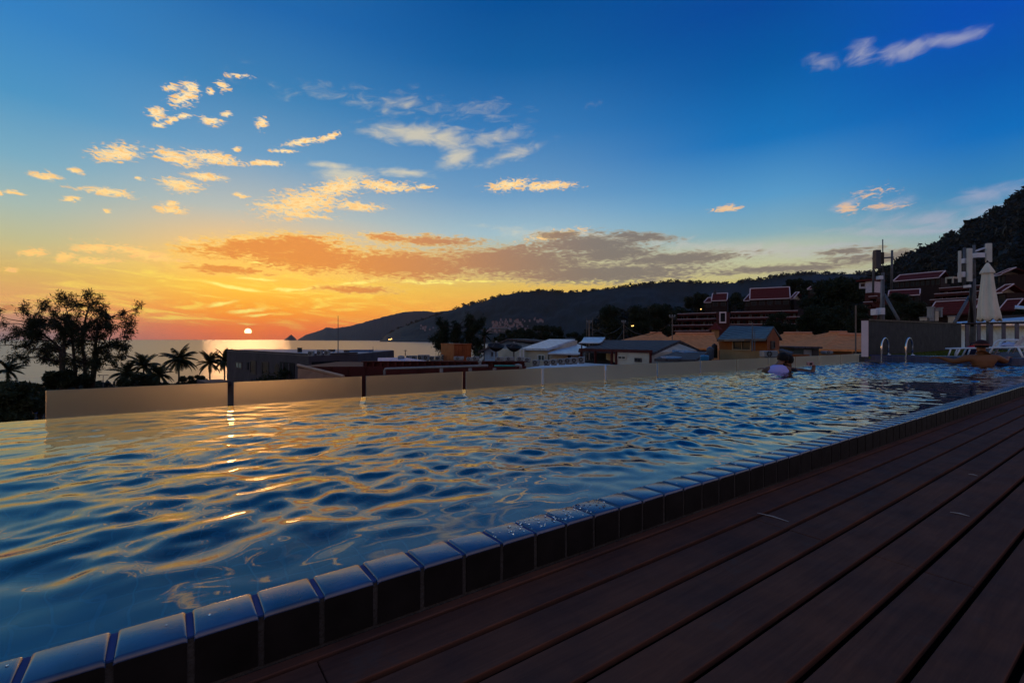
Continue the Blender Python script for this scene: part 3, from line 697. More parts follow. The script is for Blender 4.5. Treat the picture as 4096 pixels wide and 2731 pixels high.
for (x, y, lab) in ((733, 817, 'pale air conditioner on the grey roof, middle of three'), (750, 817, 'pale air conditioner on the grey roof nearest the tall mast')):
    dup(ac0, onroof(x, y), 0, lab)
def rbox(name, lab, cat, x0, x1, y0, y1, d, dep, m, capm=None, cap=.04):
    t_ = thing(name, lab, cat); a = P(x0, y1, d); b = P(x1, y0, d)
    MB().box(a.x, b.x, d, d+dep, a.z, b.z-cap).build('body', m, t_); MB().box(a.x-.03, b.x+.03, d-.03, d+dep+.03, b.z-cap, b.z).build('cap', capm or m, t_)
    settle(t_, ((a.x+b.x)/2, d, a.z)); return t_
rbox('chimney', 'short black chimney standing up from the grey roof', 'chimney', 683, 690.5, 798.5, 812, 50, .35, BLACKPL)
rbox('water_cistern', 'dark square cistern on the grey roof, left of the tall mast', 'cistern', 754, 765, 802.5, 813, 52, .6, PLUM)
rbox('roof_box', 'flat dark duct box on the grey roof behind the air conditioners', 'duct', 728, 744, 803.5, 812, 53, .6, PLUM)
rbox('roof_hatch', 'small dark roof hatch just right of the tall mast', 'hatch', 789.5, 798, 804, 812, 50, .6, FR)
rbox('blue_shed', 'blue painted rooftop shed right of the tall mast', 'shed', 801, 848, 803.5, 813.5, 52, 1.6, mat('blue painted shed', (.06,.12,.26), .6, .3))
def mast(x, y0, y1, d, r, name, lab, cat, cross=None):
    t_ = thing(name, lab, cat); a = P(x, y1, d); b = P(x, y0, d)
    MB().tube([a, a*.6+b*.4, b], [r, r*.9, r*.45], 8).build('pole', STEEL, t_)
    if cross:
        c_ = MB()
        for (yy, hw) in cross: q = P(x, yy, d); c_.tube([q-Vector((hw,0,0)), q+Vector((hw,0,0))], r*.6, 6)
        c_.build('crossbar', STEEL, t_)
    settle(t_, a); return t_
mast(776.6, 725, 813, 47, .05, 'mast', 'tall thin mast rising from the grey roof before the sunset', 'mast')
mast(856.7, 795, 812, 50, .03, 'antenna_rod', 'short thin rod right of the blue rooftop shed', 'antenna')
mast(931, 803.5, 817, 45, .05, 'antenna_post', 'short post with a crossbar left of the row of air conditioners', 'antenna', [(805, .14)])
# sloping tan roof before the building
tp = thing('lean_to_roof', 'tan sloping lean-to roof in front of the dark red wall', 'roof')
q = [P(684, 840.5, 23), P(789, 866.5, 21), P(789, 900, 20.4), P(684, 900, 22)]
part(lambda mb: slab(mb, q, .1), 'roof_sheet', stripes('tan roof boards', (.34,.17,.10), (.12,.06,.04), .9, 2, .12), tp)
part(lambda mb: mb.tube([q[0]+Vector((0,0,.05)), q[1]+Vector((0,0,.05))], .07, 6), 'ridge_capping', mat('tan capping', (.5,.32,.22), .6), tp)
part(lambda mb: prism(mb, [(q[0].x+.2, 22.3), (q[1].x, 21.1), (q[1].x+.3, 21.8), (q[0].x+.5, 23.2)], LANDZ, -3.3), 'wall', PLUM, tp)
settle(tp, (q[1].x, 30, LANDZ))
# red flat roofed block with parapet blocks
rb = thing('red_building', 'dark red flat roofed building with short parapet posts behind the grey pipe', 'building')
wa = Wall(690, 24, 1209, 24)
part(lambda mb: wa.quad(mb, 690, 1209, LANDZ, -.86, -5, 0), 'wall', DKRED, rb)
part(lambda mb: wa.quad(mb, 830, 1209, -.64, -.59, -.22, .02), 'rail', DKRED, rb)
part(lambda mb: wa.quad(mb, 832, 1205, -.859, -.65, -.2, -.16), 'parapet', DKRED, rb)
for k in range(22):
    x = 838+17*k
    part(lambda mb: wa.quad(mb, x, x+4.5, -.858, -.642, -.158, 0), 'parapet_post', DKRED, rb)
for x in range(720, 1200, 40): part(lambda mb: wa.quad(mb, x, x+.8, -2.5, -.87, 0, .05), 'buttress', DKRED, rb)
settle(rb, (wa.A.x, wa.A.y, LANDZ))
# grey pipe
pp = thing('pipe', 'long grey insulated pipe running in front of the dark red wall', 'pipe')
wp = Wall(880, 21, 1200, 18)
def pq(x, y): return wp.pt(x, y)
pth = [pq(883.5, 872), pq(883.3, 851), pq(885, 847.5), pq(889, 846.6)]+[pq(x, 846.6+(837.5-846.6)*(x-889)/(1190-889)) for x in range(900, 1135, 20)]
part(lambda mb: mb.tube(pth, .05, 10), 'pipe_run', mat('grey pipe lagging', (.26,.25,.25), .6, .3, 3), pp, True)
part(lambda mb: mb.tube([pq(x, 840) for x in (1136, 1150, 1165, 1184)], .035, 8), 'teal_hose', mat('teal hose', (.05,.28,.26), .5), pp, True)
part(lambda mb: mb.tube([pq(1184, 840), pq(1190, 838.5), pq(1196, 839.5), pq(1196, 846)], .06, 8), 'elbow', mat('grey pipe lagging', (0,0,0)), pp, True)
for x in (1014, 1080, 1136): part(lambda mb: mb.lathe([(.07,-.5),(.07,-.02)], 8, pq(x, 844)), 'stand', mat('grey pipe lagging', (0,0,0)), pp)
part(lambda mb: mb.lathe([(.05,0),(.05,.14),(.08,.15),(.08,.2)], 8, pq(1102.5, 840)), 'vent_cap', ACW, pp)
settle(pp, pq(1014, 860))
# blue-lit sheet roof and tank, row of units
bs = thing('blue_lit_canopy', 'flat metal canopy roof, blue sky light in its colour, left of the row of air conditioners', 'canopy')
q = [P(867.5, 833.5, 30), P(992, 830.5, 27), P(930, 820.5, 36), P(867.5, 821.5, 38)]
part(lambda mb: slab(mb, q, .08), 'roof_sheet', stripes('blue-lit metal sheet', (.12,.26,.52), (.08,.18,.40), .5, 0, .1, .4), bs)  # blue sky light on the roof is put into the sheet's colour
for p_ in (q[0], q[1]): part(lambda mb: mb.box(p_.x-.05, p_.x+.05, p_.y+.1, p_.y+.2, p_.z-2, p_.z-.1), 'post', STEEL, bs)
settle(bs, q[0]-Vector((0,0,2)))
def cyl(name, lab, cat, x, y0, y1, d, wpx, m, lid=None, group=None):
    t_ = thing(name, lab, cat, (0,0,0), 0, group); a = P(x, y1, d); h = PX(y1-y0, d); r = PX(wpx, d)/2
    MB().lathe([(r*.96,0),(r,.05*h),(r*.97,.3*h),(r,.34*h),(r*.97,.6*h),(r,.64*h),(r*.96,.9*h),(r*.7,.96*h),(r*.1,h)], 18, a).build('tank', m, t_, True)
    MB().lathe([(r*.35,0),(r*.36,h*.05),(r*.1,h*.07)], 14, a+Vector((0,0,h*.97))).build('lid', lid or m, t_, True)
    settle(t_, a); return t_
cyl('water_tank', 'small white round water tank beside the blue-lit canopy', 'water tank', 921.5, 816.5, 829, 34, 16, ACW)
for k in range(8):
    xx = 938+13.5*k; d = 36-.35*k
    lab = '%s grey air conditioner from the left in the row left of the orange box' % ORD[k]
    p_ = P(xx, 829, d)
    if k == 0: acs = acunit('air_conditioner', lab, p_, PX(11.5, 36), PX(12.5, 36), .35, 0, 'row of grey air conditioners on the seaside roof')
    else: dup(acs, p_, rnd.uniform(-.15, .15), lab, (1, 1, rnd.choice((.85, 1, 1.1))))
ob = thing('orange_container', 'rust orange box standing on the roof below the casuarina trees', 'container')
wo1 = Wall(1013, 34.5, 1043, 31.5); wo2 = Wall(1043, 31.5, 1082.5, 32.5); zb, zt2 = wo1.z(1043, 828), wo1.z(1043, 791.5)
ORB = mat('rust orange paint', (.30,.075,.02), .7, .45, 1.2)
c4 = [wo1.A, wo1.B, wo2.B, wo2.B+(wo1.A-wo1.B)]
part(lambda mb: prism(mb, c4, zb-2, zt2), 'body', ORB, ob)
cc = sum(c4, Vector((0,0)))/4
part(lambda mb: prism(mb, [cc+(p-cc)*1.03 for p in c4], zt2, zt2+.06), 'lid', ORB, ob)
part(lambda mb: [wo2.box(mb, 1044+k*9, 1044.6+k*9, 792, 826, 0, .02) for k in range(5)], 'rib', ORB, ob); settle(ob, (cc.x, cc.y, zb-2))
# low units on the deck roof right of the orange box
for k, (x, y, wpx, hpx) in enumerate(((1053,828,22,9),(1078,829,14,8),(1092,828,15,9),(1147,828,20,8),(1170,829,22,9),(1195,829,17,9),(1212,832,14,10))):
    lab = ['low white unit lying in front of the orange box, leftmost of the low units', 'low pale unit at the right corner of the orange box','small grey unit right of the orange box near the palm','flat pale unit below the first satellite dish',
           'wide pale unit under the blue gabled house','pale unit below the second satellite dish','small white unit left of the cream walled house'][k]
    acunit('air_conditioner', lab, P(x, y, 27), PX(wpx, 27), PX(hpx, 27), .4, 0, 'low units on the roof beside the orange box')
for k in range(7):
    x = (1230,1256,1272,1289,1305,1320,1336)[k]
    lab = 'air conditioner behind the glass barrier under the white roofs, %s from the left' % ORD[k]
    p_ = P(x, 841-1.0*k, 21)
    if k == 0: acb = acunit('air_conditioner', lab, p_, PX(15, 21), PX(14, 21), .35, -.2, 'air conditioners below the white roofed house')
    else: dup(acb, p_, rnd.uniform(-.35, .1), lab, (1, 1, .9+.03*k))
rs_ = MB(); wq = Wall(1205, 21.6, 1960, 17); wq.quad(rs_, 1212, 1500, LANDZ, -.78, -5.5, .3); o = rs_.build('flat_roof_building', WHITE); tag(o, 'low white building whose flat roof carries the air conditioners', 'building')

# ---- houses ------------------------------------------------------------------
def gable(name, lab, base, roofq, ridgeth, wallm, roofm, cat='house'):
    pass
# blue gabled house with dark roof
h1 = thing('gabled_house', 'pale blue gabled house with dark roof behind two satellite dishes', 'house')
w1 = Wall(1125, 42, 1195, 42)
zr, ze = w1.z(1164, 779.5), w1.z(1125, 801)
def gab(mb):
    a, b, c = w1.at(1113), w1.at(1164), w1.at(1240)
    zl = w1.z(1113, 804); zc = zr
    f = [Vector((a.x,42,zl)), Vector((b.x,42,zc-.1)), Vector((c.x,42,zc-.5)), Vector((c.x,42,-4)), Vector((a.x,42,-4))]
    bk = [v+Vector((2,9,0)) for v in f]; mb.hexa(f, bk)
part(gab, 'wall', BLUEWALL, h1)
a, b, c = P(1098, 806.5, 41.4), P(1166, 777.5, 41.4), P(1262, 785.5, 41.4)
off = Vector((2, 10.5, 0))
part(lambda mb: (slab(mb, [a, b, b+off, a+off], .16), slab(mb, [b+Vector((0,0,.002)), c, c+off, b+off+Vector((0,0,.002))], .16)), 'roof', DKROOF, h1)
window(w1, h1, 1128, 1133, 808, 818, mat('blue grey frame', (.1,.13,.18)), out=.02, f=.06, mull=0); window(w1, h1, 1154, 1160, 809, 820, mat('blue grey frame', (0,0,0)), out=.02, f=.06, mull=0)
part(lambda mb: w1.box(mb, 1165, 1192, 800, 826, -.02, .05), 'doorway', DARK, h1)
settle(h1, (a.x+5, 46, LANDZ))
def dish(x, y, d, wpx, lab):
    t_ = thing('satellite_dish', lab, 'satellite dish', (0,0,0), 0, 'black mesh satellite dishes'); c = P(x, y, d); r = PX(wpx, d)/2
    n = 28; mb = MB(); o = []
    M_ = Matrix.Rotation(R_(14), 3, 'X') @ Matrix.Rotation(R_(4), 3, 'Y')
    prof = [(r*q_, .34*r*q_*q_*2) for q_ in (.05,.25,.45,.65,.85,1)]
    m0 = MB().lathe(prof, n); m0.f = m0.f[:-2]
    m0.v = [tuple(c+M_ @ (Vector(v)-Vector((0,0,.35*r)))) for v in m0.v]
    b_ = m0.build('bowl', mat('black mesh dish', (.02,.02,.024), .5), t_, True); sd_ = b_.modifiers.new('thick', 'SOLIDIFY'); sd_.thickness = .015
    k = MB(); top = c+M_ @ Vector((0,0,r*.8))
    for a_ in (0, 2.1, 4.2): k.tube([c+M_ @ Vector((r*.95*math.cos(a_), r*.95*math.sin(a_), .3*r)), top], .012, 5)
    k.build('feed_arm', STEEL, t_); MB().lathe([(.05,-.08),(.06,.05)], 8, top).build('feed_horn', ACW, t_)
    MB().tube([c-Vector((0,0,.3*r)), c-Vector((0,0,1.5))], .045, 8).build('post', STEEL, t_)
    settle(t_, c-Vector((0,0,1.5))); return t_
dish(1139, 800, 28, 40, 'black mesh satellite dish before the blue gable, the left one of two')
dish(1180, 801, 28, 38, 'black mesh satellite dish left of the cream walled house, the right one of two')
# white roofed house
h2 = thing('white_roofed_house', 'cream walled house under a pale metal lean-to roof', 'house')
w2 = Wall(1201, 33, 1258, 31); w2b = Wall(1258, 31, 1326, 36)
part(lambda mb: prism(mb, [w2.A, w2.B, w2b.B, w2b.B+Vector((-6,1))], LANDZ, w2.z(1201, 803)), 'wall', CREAM, h2)
zz = w2.z(1201, 799)
q = [P(1199, 799.3, 32.7), P(1257.5, 800.3, 30.6), P(1321, 779, 36), P(1261.5, 778.5, 39)]
part(lambda mb: slab(mb, q, .14), 'roof', MROOF, h2)
part(lambda mb: mb.hexa([w2b.A.to_3d()+Vector((0,0,w2.z(1258,803))), w2b.B.to_3d()+Vector((0,0,w2.z(1258,803))), w2b.B.to_3d()+Vector((-.3,.3,w2.z(1258,803)))],
     [w2b.A.to_3d()+Vector((.05,0,w2.z(1258,803)+.05)), Vector((w2b.B.x,w2b.B.y,P(1321,782,36).z)), Vector((w2b.B.x-.3,w2b.B.y+.3,P(1321,782,36).z))]), 'gable', CREAM, h2)
window(w2, h2, 1236, 1252.5, 814, 829, mat('white frame', (.6,.62,.6)), mat('grey green glass', (.05,.08,.08), .2), mull=1, f=.07)
q2 = [P(1258, 810.8, 30), P(1331, 812.5, 29.4), P(1349, 797, 34), P(1322, 788.5, 37), P(1300, 795, 35)]
part(lambda mb: slab(mb, q2, .08), 'lower_roof', MROOF, h2)
w2c = Wall(1262, 30.5, 1328, 30)
part(lambda mb: w2c.quad(mb, 1262, 1328, LANDZ, w2c.z(1262, 813), -3.5, 0), 'lower_wall', CREAM, h2)
part(lambda mb: w2c.box(mb, 1304, 1312, 816, 829, -.02, .03), 'door', FR, h2)
part(lambda mb: [mb.box(P(x,800,32.5).x, P(x,800,32.5).x+.09, 32.3, 32.4, P(x,829,32.4).z, P(x,802,32.4).z) for x in (1193, 1201)], 'post', WHITE, h2)
settle(h2, (w2.B.x, 33, LANDZ))
cp_ = thing('curved_canopy', 'small curved bluish metal canopy on posts above the dark roofed house', 'canopy')
mb = MB()
L0, L1, R0, R1 = P(1329, 786.5, 30), P(1341, 774.3, 33), P(1375, 787, 29), P(1390, 774.3, 32)
for k in range(6):
    def ip(a, b, t, sag): v = a.lerp(b, t); v = v+Vector((0,0,-sag*math.sin(math.pi*t))); return v
    t0, t1 = k/6, (k+1)/6; mb.hexa([ip(*z_)-Vector((0,0,.05)) for z_ in ((L0,L1,t0,.1),(R0,R1,t0,.1),(R0,R1,t1,.1),(L0,L1,t1,.1))], [ip(*z_) for z_ in ((L0,L1,t0,.1),(R0,R1,t0,.1),(R0,R1,t1,.1),(L0,L1,t1,.1))])
mb.build('roof_sheet', MROOF, cp_)
for p_ in (L0, R0): part(lambda m_: m_.box(p_.x+.2, p_.x+.28, p_.y+.3, p_.y+.38, p_.z-1.4, p_.z-.03), 'post', STEEL, cp_)
settle(cp_, L0-Vector((0,0,1.4)))
# dark roofed open house
h3 = thing('dark_roofed_house', 'low house with a wide dark shingle roof and an open porch', 'house')
A3, B3, R3a, R3b, C3 = P(1328.5, 804, 27), P(1503, 808.5, 22.3), P(1391, 781, 33), P(1562, 781.5, 27.5), P(1616, 807, 28)
part(lambda mb: slab(mb, [A3, B3, R3b, R3a], .13), 'roof', DKROOF, h3)
R4a = R3a+(C3-R3b); part(lambda mb: slab(mb, [R3b+Vector((0,0,.002)), C3, R4a, R3a+Vector((0,0,.002))], .13), 'rear_roof', DKROOF, h3)
w3 = Wall(1334, 26.4, 1497, 22.4)
part(lambda mb: prism(mb, [w3.at(1417), w3.at(1496), Vector((C3.x-.6, C3.y-.5)), Vector((C3.x-5.5, C3.y+2.5))], LANDZ, w3.z(1496, 810)), 'wall', CREAM, h3)
gt = [Vector((w3.at(1496).x, w3.at(1496).y, w3.z(1496,810))), Vector((C3.x-.6, C3.y-.5, w3.z(1496,810)))]; gp = Vector((R3b.x-.1, R3b.y, R3b.z-.16))
part(lambda mb: mb.hexa([gt[0], gt[1], gp], [v+Vector((-.2,.12,0)) for v in (gt[0], gt[1], gp)]), 'gable', CREAM, h3)
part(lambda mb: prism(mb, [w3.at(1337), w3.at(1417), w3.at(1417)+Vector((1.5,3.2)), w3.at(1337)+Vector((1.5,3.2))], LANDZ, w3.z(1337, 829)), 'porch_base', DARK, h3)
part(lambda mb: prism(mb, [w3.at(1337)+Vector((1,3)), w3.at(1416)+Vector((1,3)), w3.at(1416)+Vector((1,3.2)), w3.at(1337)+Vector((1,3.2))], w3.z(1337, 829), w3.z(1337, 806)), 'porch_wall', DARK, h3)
for x in (1336, 1368, 1406, 1416, 1495): part(lambda mb: w3.quad(mb, x, x+2.2, -2.4, w3.z(x, 806.5), 0, .12), 'post', DKRED, h3)
part(lambda mb: w3.quad(mb, 1333, 1499, w3.z(1499, 810.6)-.0, w3.z(1499, 810.6)+.14, .005, .115), 'fascia', DKRED, h3)
part(lambda mb: [mb.cbox(w3.at(x).x, w3.at(x).x+.9, w3.at(x).y+1, w3.at(x).y+1.6, -1.6, -1.0, .02) for x in (1354, 1372, 1392)], 'porch_table', ORB, h3)
window(w3, h3, 1420, 1439, 817, 825, CREAM, GLASS, f=.04, out=.005); window(w3, h3, 1459, 1474, 822, 831, FR, GLASS, f=.04, out=.005)
settle(h3, (w3.at(1417).x, 25, LANDZ))
# small blue building with skylights
h4 = thing('small_blue_building', 'small blue walled building with a dark low roof and skylights', 'house')
A4, B4, C4, D4 = P(1503, 823.5, 19), P(1597, 826, 17.6), P(1627, 808, 21), P(1561, 804, 23.5)
part(lambda mb: slab(mb, [A4, B4, C4, D4], .1), 'roof', DKROOF, h4)
part(lambda mb: prism(mb, [(A4.x+.1, A4.y+.1), (B4.x-.1, B4.y+.1), (C4.x-.3, C4.y-.3), (D4.x, D4.y-.2)], LANDZ, A4.z-.08), 'wall', BLUEWALL, h4)
def onq(x, y): # a point on the roof plane along a sight line
    n = (B4-A4).cross(D4-A4); o_ = Vector((0,0,CAMZ)); dr_ = P(x, y, 1)-o_; return o_+dr_*((A4-o_).dot(n)/dr_.dot(n))
for (x, y) in ((1541, 821.5), (1564, 806.2), (1580, 809)):
    p_ = onq(x, y); part(lambda mb: mb.box(p_.x-.3, p_.x+.3, p_.y-.35, p_.y+.35, p_.z-.05, p_.z+.05), 'skylight', mat('blue skylight', (.15,.33,.6), .2), h4)
window(Wall(1503, 19.1, 1597, 17.7), h4, 1550, 1571, 830.5, 842, FR, DARK, f=.04, out=.02)
settle(h4, (A4.x, A4.y, LANDZ))
cyl('black_water_tank', 'tall black plastic water tank left of the orange house', 'water tank', 1641, 790, 822, 26, 13, BLACKPL)
cyl('water_drum', 'round drum with a blue lid beside the black tank', 'water tank', 1631, 797, 825, 23, 16, mat('blue grey drum', (.07,.09,.12), .5), mat('bright blue lid', (.04,.2,.4), .4))
cyl('blue_drum', 'short blue lidded drum in front of the small blue building', 'water tank', 1618, 815, 828, 17, 20, mat('bright blue lid', (0,0,0)))
# orange house with corrugated roof
h5 = thing('orange_house', 'orange walled house with grey corrugated roof and a dark sliding window', 'house')
w5 = Wall(1652, 25, 1762, 21.5); w5b = Wall(1762, 21.5, 1790, 25.5)
back5 = w5.A+(w5b.B-w5b.A)
part(lambda mb: prism(mb, [w5.A, w5.B, w5b.B, back5], w5.z(1762, 806), w5.z(1762, 778)), 'wall', ORWALL, h5)
part(lambda mb: prism(mb, [w5.A+Vector((0,-.05)), w5.B+Vector((.03,-.05)), w5b.B, back5], LANDZ, w5.z(1762, 806)), 'lower_wall', ORPALE, h5)
E5, F5, G5, H5 = P(1646, 779.5, 24.6), P(1758, 777.5, 20.8), P(1777.5, 749.5, 24), P(1677, 748, 27.5)
part(lambda mb: slab(mb, [E5, F5, G5, H5], .1), 'roof', CORR, h5)
I5 = P(1797, 778, 27); J5 = H5+(I5-G5); part(lambda mb: slab(mb, [G5+Vector((0,0,.002)), I5, J5, H5+Vector((0,0,.002))], .1), 'rear_roof', CORR, h5)
zg = w5.z(1762, 778)
part(lambda mb: mb.hexa([Vector((w5b.A.x, w5b.A.y, zg)), Vector((w5b.B.x, w5b.B.y, zg)), Vector(((w5b.A.x+w5b.B.x)/2, (w5b.A.y+w5b.B.y)/2, G5.z-.12))],
     [Vector((w5b.A.x-.2, w5b.A.y+.1, zg)), Vector((w5b.B.x-.2, w5b.B.y+.1, zg)), Vector(((w5b.A.x+w5b.B.x)/2-.2, (w5b.A.y+w5b.B.y)/2+.1, G5.z-.12))]), 'gable', ORWALL, h5)
window(w5, h5, 1684, 1727, 779.5, 805, mat('tan frame', (.40,.26,.15)), GLASS, mull=1, f=.06)
window(w5b, h5, 1769, 1777.5, 783, 801, FR, GLASS, mull=0, f=.05)
settle(h5, (w5.A.x, w5.A.y, LANDZ))
mast(1728, 740, 806, 21, .035, 'pole', 'thin steel pole standing in front of the orange house window', 'pole')
mast(1733.5, 760, 806, 21.3, .025, 'downpipe', 'short thin pipe right beside the steel pole on the orange house', 'pipe')
acunit('louvred_condenser', 'wide pale louvred condenser at the right foot of the orange house', P(1771, 822, 18), PX(29, 18), PX(16, 18), .5, -.15, 'none', ACW)
# orange tiled roofs
def hip(name, lab, e0, e1, ydist, r0, r1, wallm=ORPALE, dback=9):
    t_ = thing(name, lab, 'roof' if 0 else 'house')
    a, b = P(*e0), P(*e1); c_, d_ = P(*r0), P(*r1)
    a2 = a+Vector((0,dback,0)); b2 = b+Vector((0,dback,0))
    mb = MB(); vs = [a, b, b2, a2, c_, d_]
    lo = [v-Vector((0,0,.15)) for v in vs[:4]]
    mb.add(vs+lo, [(0,1,5,4),(1,2,5),(2,3,4,5),(3,0,4),(7+2,8,7,6),(0,6,7,1),(1,7,8,2),(2,8,9,3),(3,9,6,0)])
    mb.build('roof', ORTILE, t_)
    MB().tube([c_+Vector((0,0,.05)), d_+Vector((0,0,.05))], .14, 6).build('ridge', mat('ridge tiles', (.6,.26,.14), .7), t_)
    MB().box(a.x+.5, b.x-.5, a.y+.5, a2.y-.5, LANDZ, min(a.z, b.z)-.15).build('wall', wallm, t_)
    settle(t_, ((a.x+b.x)/2, a.y, LANDZ)); return t_
hip('orange_roofed_hall', 'hall with an orange hip roof left of the utility pole', (1462,781.5,60), (1545,781.5,60), 0, (1493,765,64), (1520,765.5,64))
hip('orange_roofed_hall', 'broad orange tiled hall roof behind the black water tank', (1535,800,50), (1655,800,48), 0, (1552,767,55), (1640,767,55))
hip('orange_roofed_hall', 'large orange tiled roof right of the orange house', (1785,804,44), (1935,804,40), 0, (1800,766,49), (1865,766,48))
hip('orange_roofed_hall', 'orange tiled roof stepping down beside the concrete pole near the fence', (1890,802,36), (2030,803,34), 0, (1925,769,41), (1985,770,41))
hip('orange_roofed_hall', 'small orange hip roof peak behind the right orange roofs', (1858,790,62), (1975,790,62), 0, (1905,763,66), (1945,763,66))
# dark shed and condenser between
sh = thing('dark_shed', 'dark lean-to shed below the orange roofs right of the swimmers', 'shed')
q = [P(1789, 803, 20), P(1818, 812, 19), P(1823, 808, 22), P(1795, 800, 23)]
part(lambda mb: slab(mb, q, .08), 'roof', DKROOF, sh); part(lambda mb: mb.box(q[0].x+.3, q[2].x-.2, 20.5, 22.5, LANDZ, q[1].z-.09), 'wall', ORWALL, sh); settle(sh, (q[0].x, 21, LANDZ))
wl = thing('white_garage', 'grey green shed with two shutters below the orange roofs', 'shed')
w6 = Wall(1822, 26, 1881, 26); part(lambda mb: w6.quad(mb, 1822, 1881, LANDZ, w6.z(1850, 800.5), -3, 0), 'wall', mat('grey green paint', (.07,.10,.10), .7), wl)
part(lambda mb: w6.box(mb, 1845, 1863, 803, 818, 0, .04), 'shutter', ACW, wl); part(lambda mb: w6.box(mb, 1865, 1878, 804, 818, 0, .04), 'shutter', FR, wl); part(lambda mb: w6.quad(mb, 1820, 1884, w6.z(1850, 800.5), w6.z(1850, 800.5)+.1, -3.2, .2), 'roof', DKROOF, wl); settle(wl, (w6.A.x, 26, LANDZ))
acunit('wall_condenser', 'small white condenser unit under the rightmost orange roof', P(1905, 814, 24), PX(17, 24), PX(8, 24), .4, 0, 'none')
ys = thing('yellow_green_wall', 'short yellow green wall end right of the last glass panel', 'wall')
part(lambda mb: mb.box(P(1976,820,12.6).x, P(1992,820,12.6).x, 12.6, 12.8, -.2, P(1980,814,12.6).z), 'wall', mat('yellow green paint', (.16,.2,.03), .8), ys)
part(lambda mb: mb.box(P(1975,820,12.6).x, P(1993,820,12.6).x, 12.58, 12.82, P(1980,814,12.6).z, P(1980,812.5,12.6).z), 'cap', CREAM, ys); settle(ys, (P(1984,820,12.6).x, 12.7, -.2))
# ================================================================== trees
def foliage_clumps(root, clumps, nq, m, seed, sz, fl=.3, name='crown'):
    leafball(root, name, [c[0] for c in clumps], [c[1] for c in clumps], nq, m, seed, fl, sz)
def limb(mb, a, b, r0, r1, g, wob=.12, n=5):
    a, b = Vector(a), Vector(b); L = (b-a).length; pts = []; rs = []
    for i in range(n+1):
        t = i/n; q = a.lerp(b, t)+Vector((g.uniform(-1,1), g.uniform(-1,1), g.uniform(-.5,.5)))*L*wob*math.sin(math.pi*t)
        pts.append(q); rs.append(r0+(r1-r0)*t)
    mb.tube(pts, rs, 6, False)
# big casuarina pair at the left: plumes of drooping needles on open limbs
def plume_tree(name, label, d, trunks, plumes, seed, nq=90, sz=.3, base_z=LANDZ, m=LEAF, spread=3.0):
    g = random.Random(seed); t_ = thing(name, label, 'tree'); tm = MB(); tops = []
    for pts in trunks:
        q = [P(x, y, d+g.uniform(-1,1)) for x, y in pts]; q[0] = Vector((q[0].x, q[0].y, base_z))
        r = [PX(w_, d) for w_ in np.linspace(4.2, 1.2, len(q))]; tm.tube(q, r, 8, False); tops += q[1:]
    gg = np.random.default_rng(seed); V = []
    for (x, y, L, ang) in plumes:
        c = P(x, y, d)+Vector((0, g.uniform(-1,1)*spread, 0)); src = min(tops, key=lambda q: (q-c).length+max(0, q.z-c.z)*1.5)
        dirv = Vector((math.cos(ang), g.uniform(-.4,.4), math.sin(ang))).normalized(); l = PX(L, d)
        limb(tm, src, c, PX(1.3, d), PX(.6, d), g, .1); tip = c+dirv*l; limb(tm, c-dirv*l*.4, tip, PX(.6, d), PX(.15, d), g, .05)
        # needle sprays along the branch
        n = nq; tt = gg.uniform(-.5, 1.05, n); base = np.array(c)[None,:]+np.array(dirv)[None,:]*(tt*l)[:,None]+gg.normal(size=(n,3))*l*.42*(1.15-np.abs(tt-.1)*.8)[:,None]
        dd_ = gg.normal(size=(n,3))*.6+np.array(dirv)[None,:]*.55+np.array([0,0,-.45]); dd_ /= np.linalg.norm(dd_, axis=1, keepdims=True)
        sd_ = np.cross(dd_, gg.normal(size=(n,3))); sd_ /= np.linalg.norm(sd_, axis=1, keepdims=True)
        ll = gg.uniform(.6, 1.6, (n,1))*sz
        V.append(np.stack([base, base+dd_*ll*.5+sd_*ll*.09, base+dd_*ll, base+dd_*ll*.5-sd_*ll*.09], 1))
    V = np.concatenate(V).reshape(-1, 3)
    tm.build('trunk', BARK, t_, True); arrmesh('crown', V, np.arange(len(V)).reshape(-1, 4), m, t_)
    b_ = P(trunks[0][0][0], 779, d); settle(t_, (b_.x, b_.y, base_z)); return t_
g = random.Random(3)
pl1 = []
OUT = [(36,722,55),(48,705,95),(62,698,60),(80,712,80),(28,745,170),(24,762,190),(40,775,200),(60,740,120),(95,735,95),(70,760,150),(100,760,80),(50,790,190),(85,790,200),(115,780,60),(30,800,215),(70,815,210),(105,810,-60),
       (128,735,110),(95,722,120),(110,748,100)]
for x, y, a in OUT: pl1.append((x, y, 14, R_(a)))
for _ in range(40): pl1.append((g.uniform(35,130), g.uniform(735,830), g.uniform(9,15), g.uniform(0, 6.28)))
plume_tree('casuarina_tree', 'left one of the two wide feathery casuarinas before the sea', 62, [[(142,900),(141,830),(138,800),(118,782),(95,765),(75,745)],[(140,805),(148,775),(135,750),(120,735)]], pl1, 11, 200, .36)
pl2 = []
for x, y, a in [(130,700,150),(140,692,110),(160,688,95),(165,700,60),(180,692,100),(195,685,80),(210,684,90),(222,690,60),(205,705,20),(190,712,110),(240,712,50),(262,706,45),(278,705,55),(250,728,20),(272,728,30),(285,742,10),(292,748,-20),(275,755,-30),
                (255,745,0),(230,730,20),(225,750,-10),(250,768,-40),(262,790,-50),(268,805,-60),(240,800,-30),(275,820,-40),(235,825,-60),(215,770,0),(180,740,90),(160,730,120),(170,755,160),(150,715,130),(200,735,60),(205,760,40),(180,770,170),(165,790,200),(225,790,-20),(245,845,-70),(262,835,-45)]:
    pl2.append((x, y, 14, R_(a)))
for _ in range(52): pl2.append((g.uniform(140,265), g.uniform(712,850), g.uniform(9,15), g.uniform(0, 6.28)))
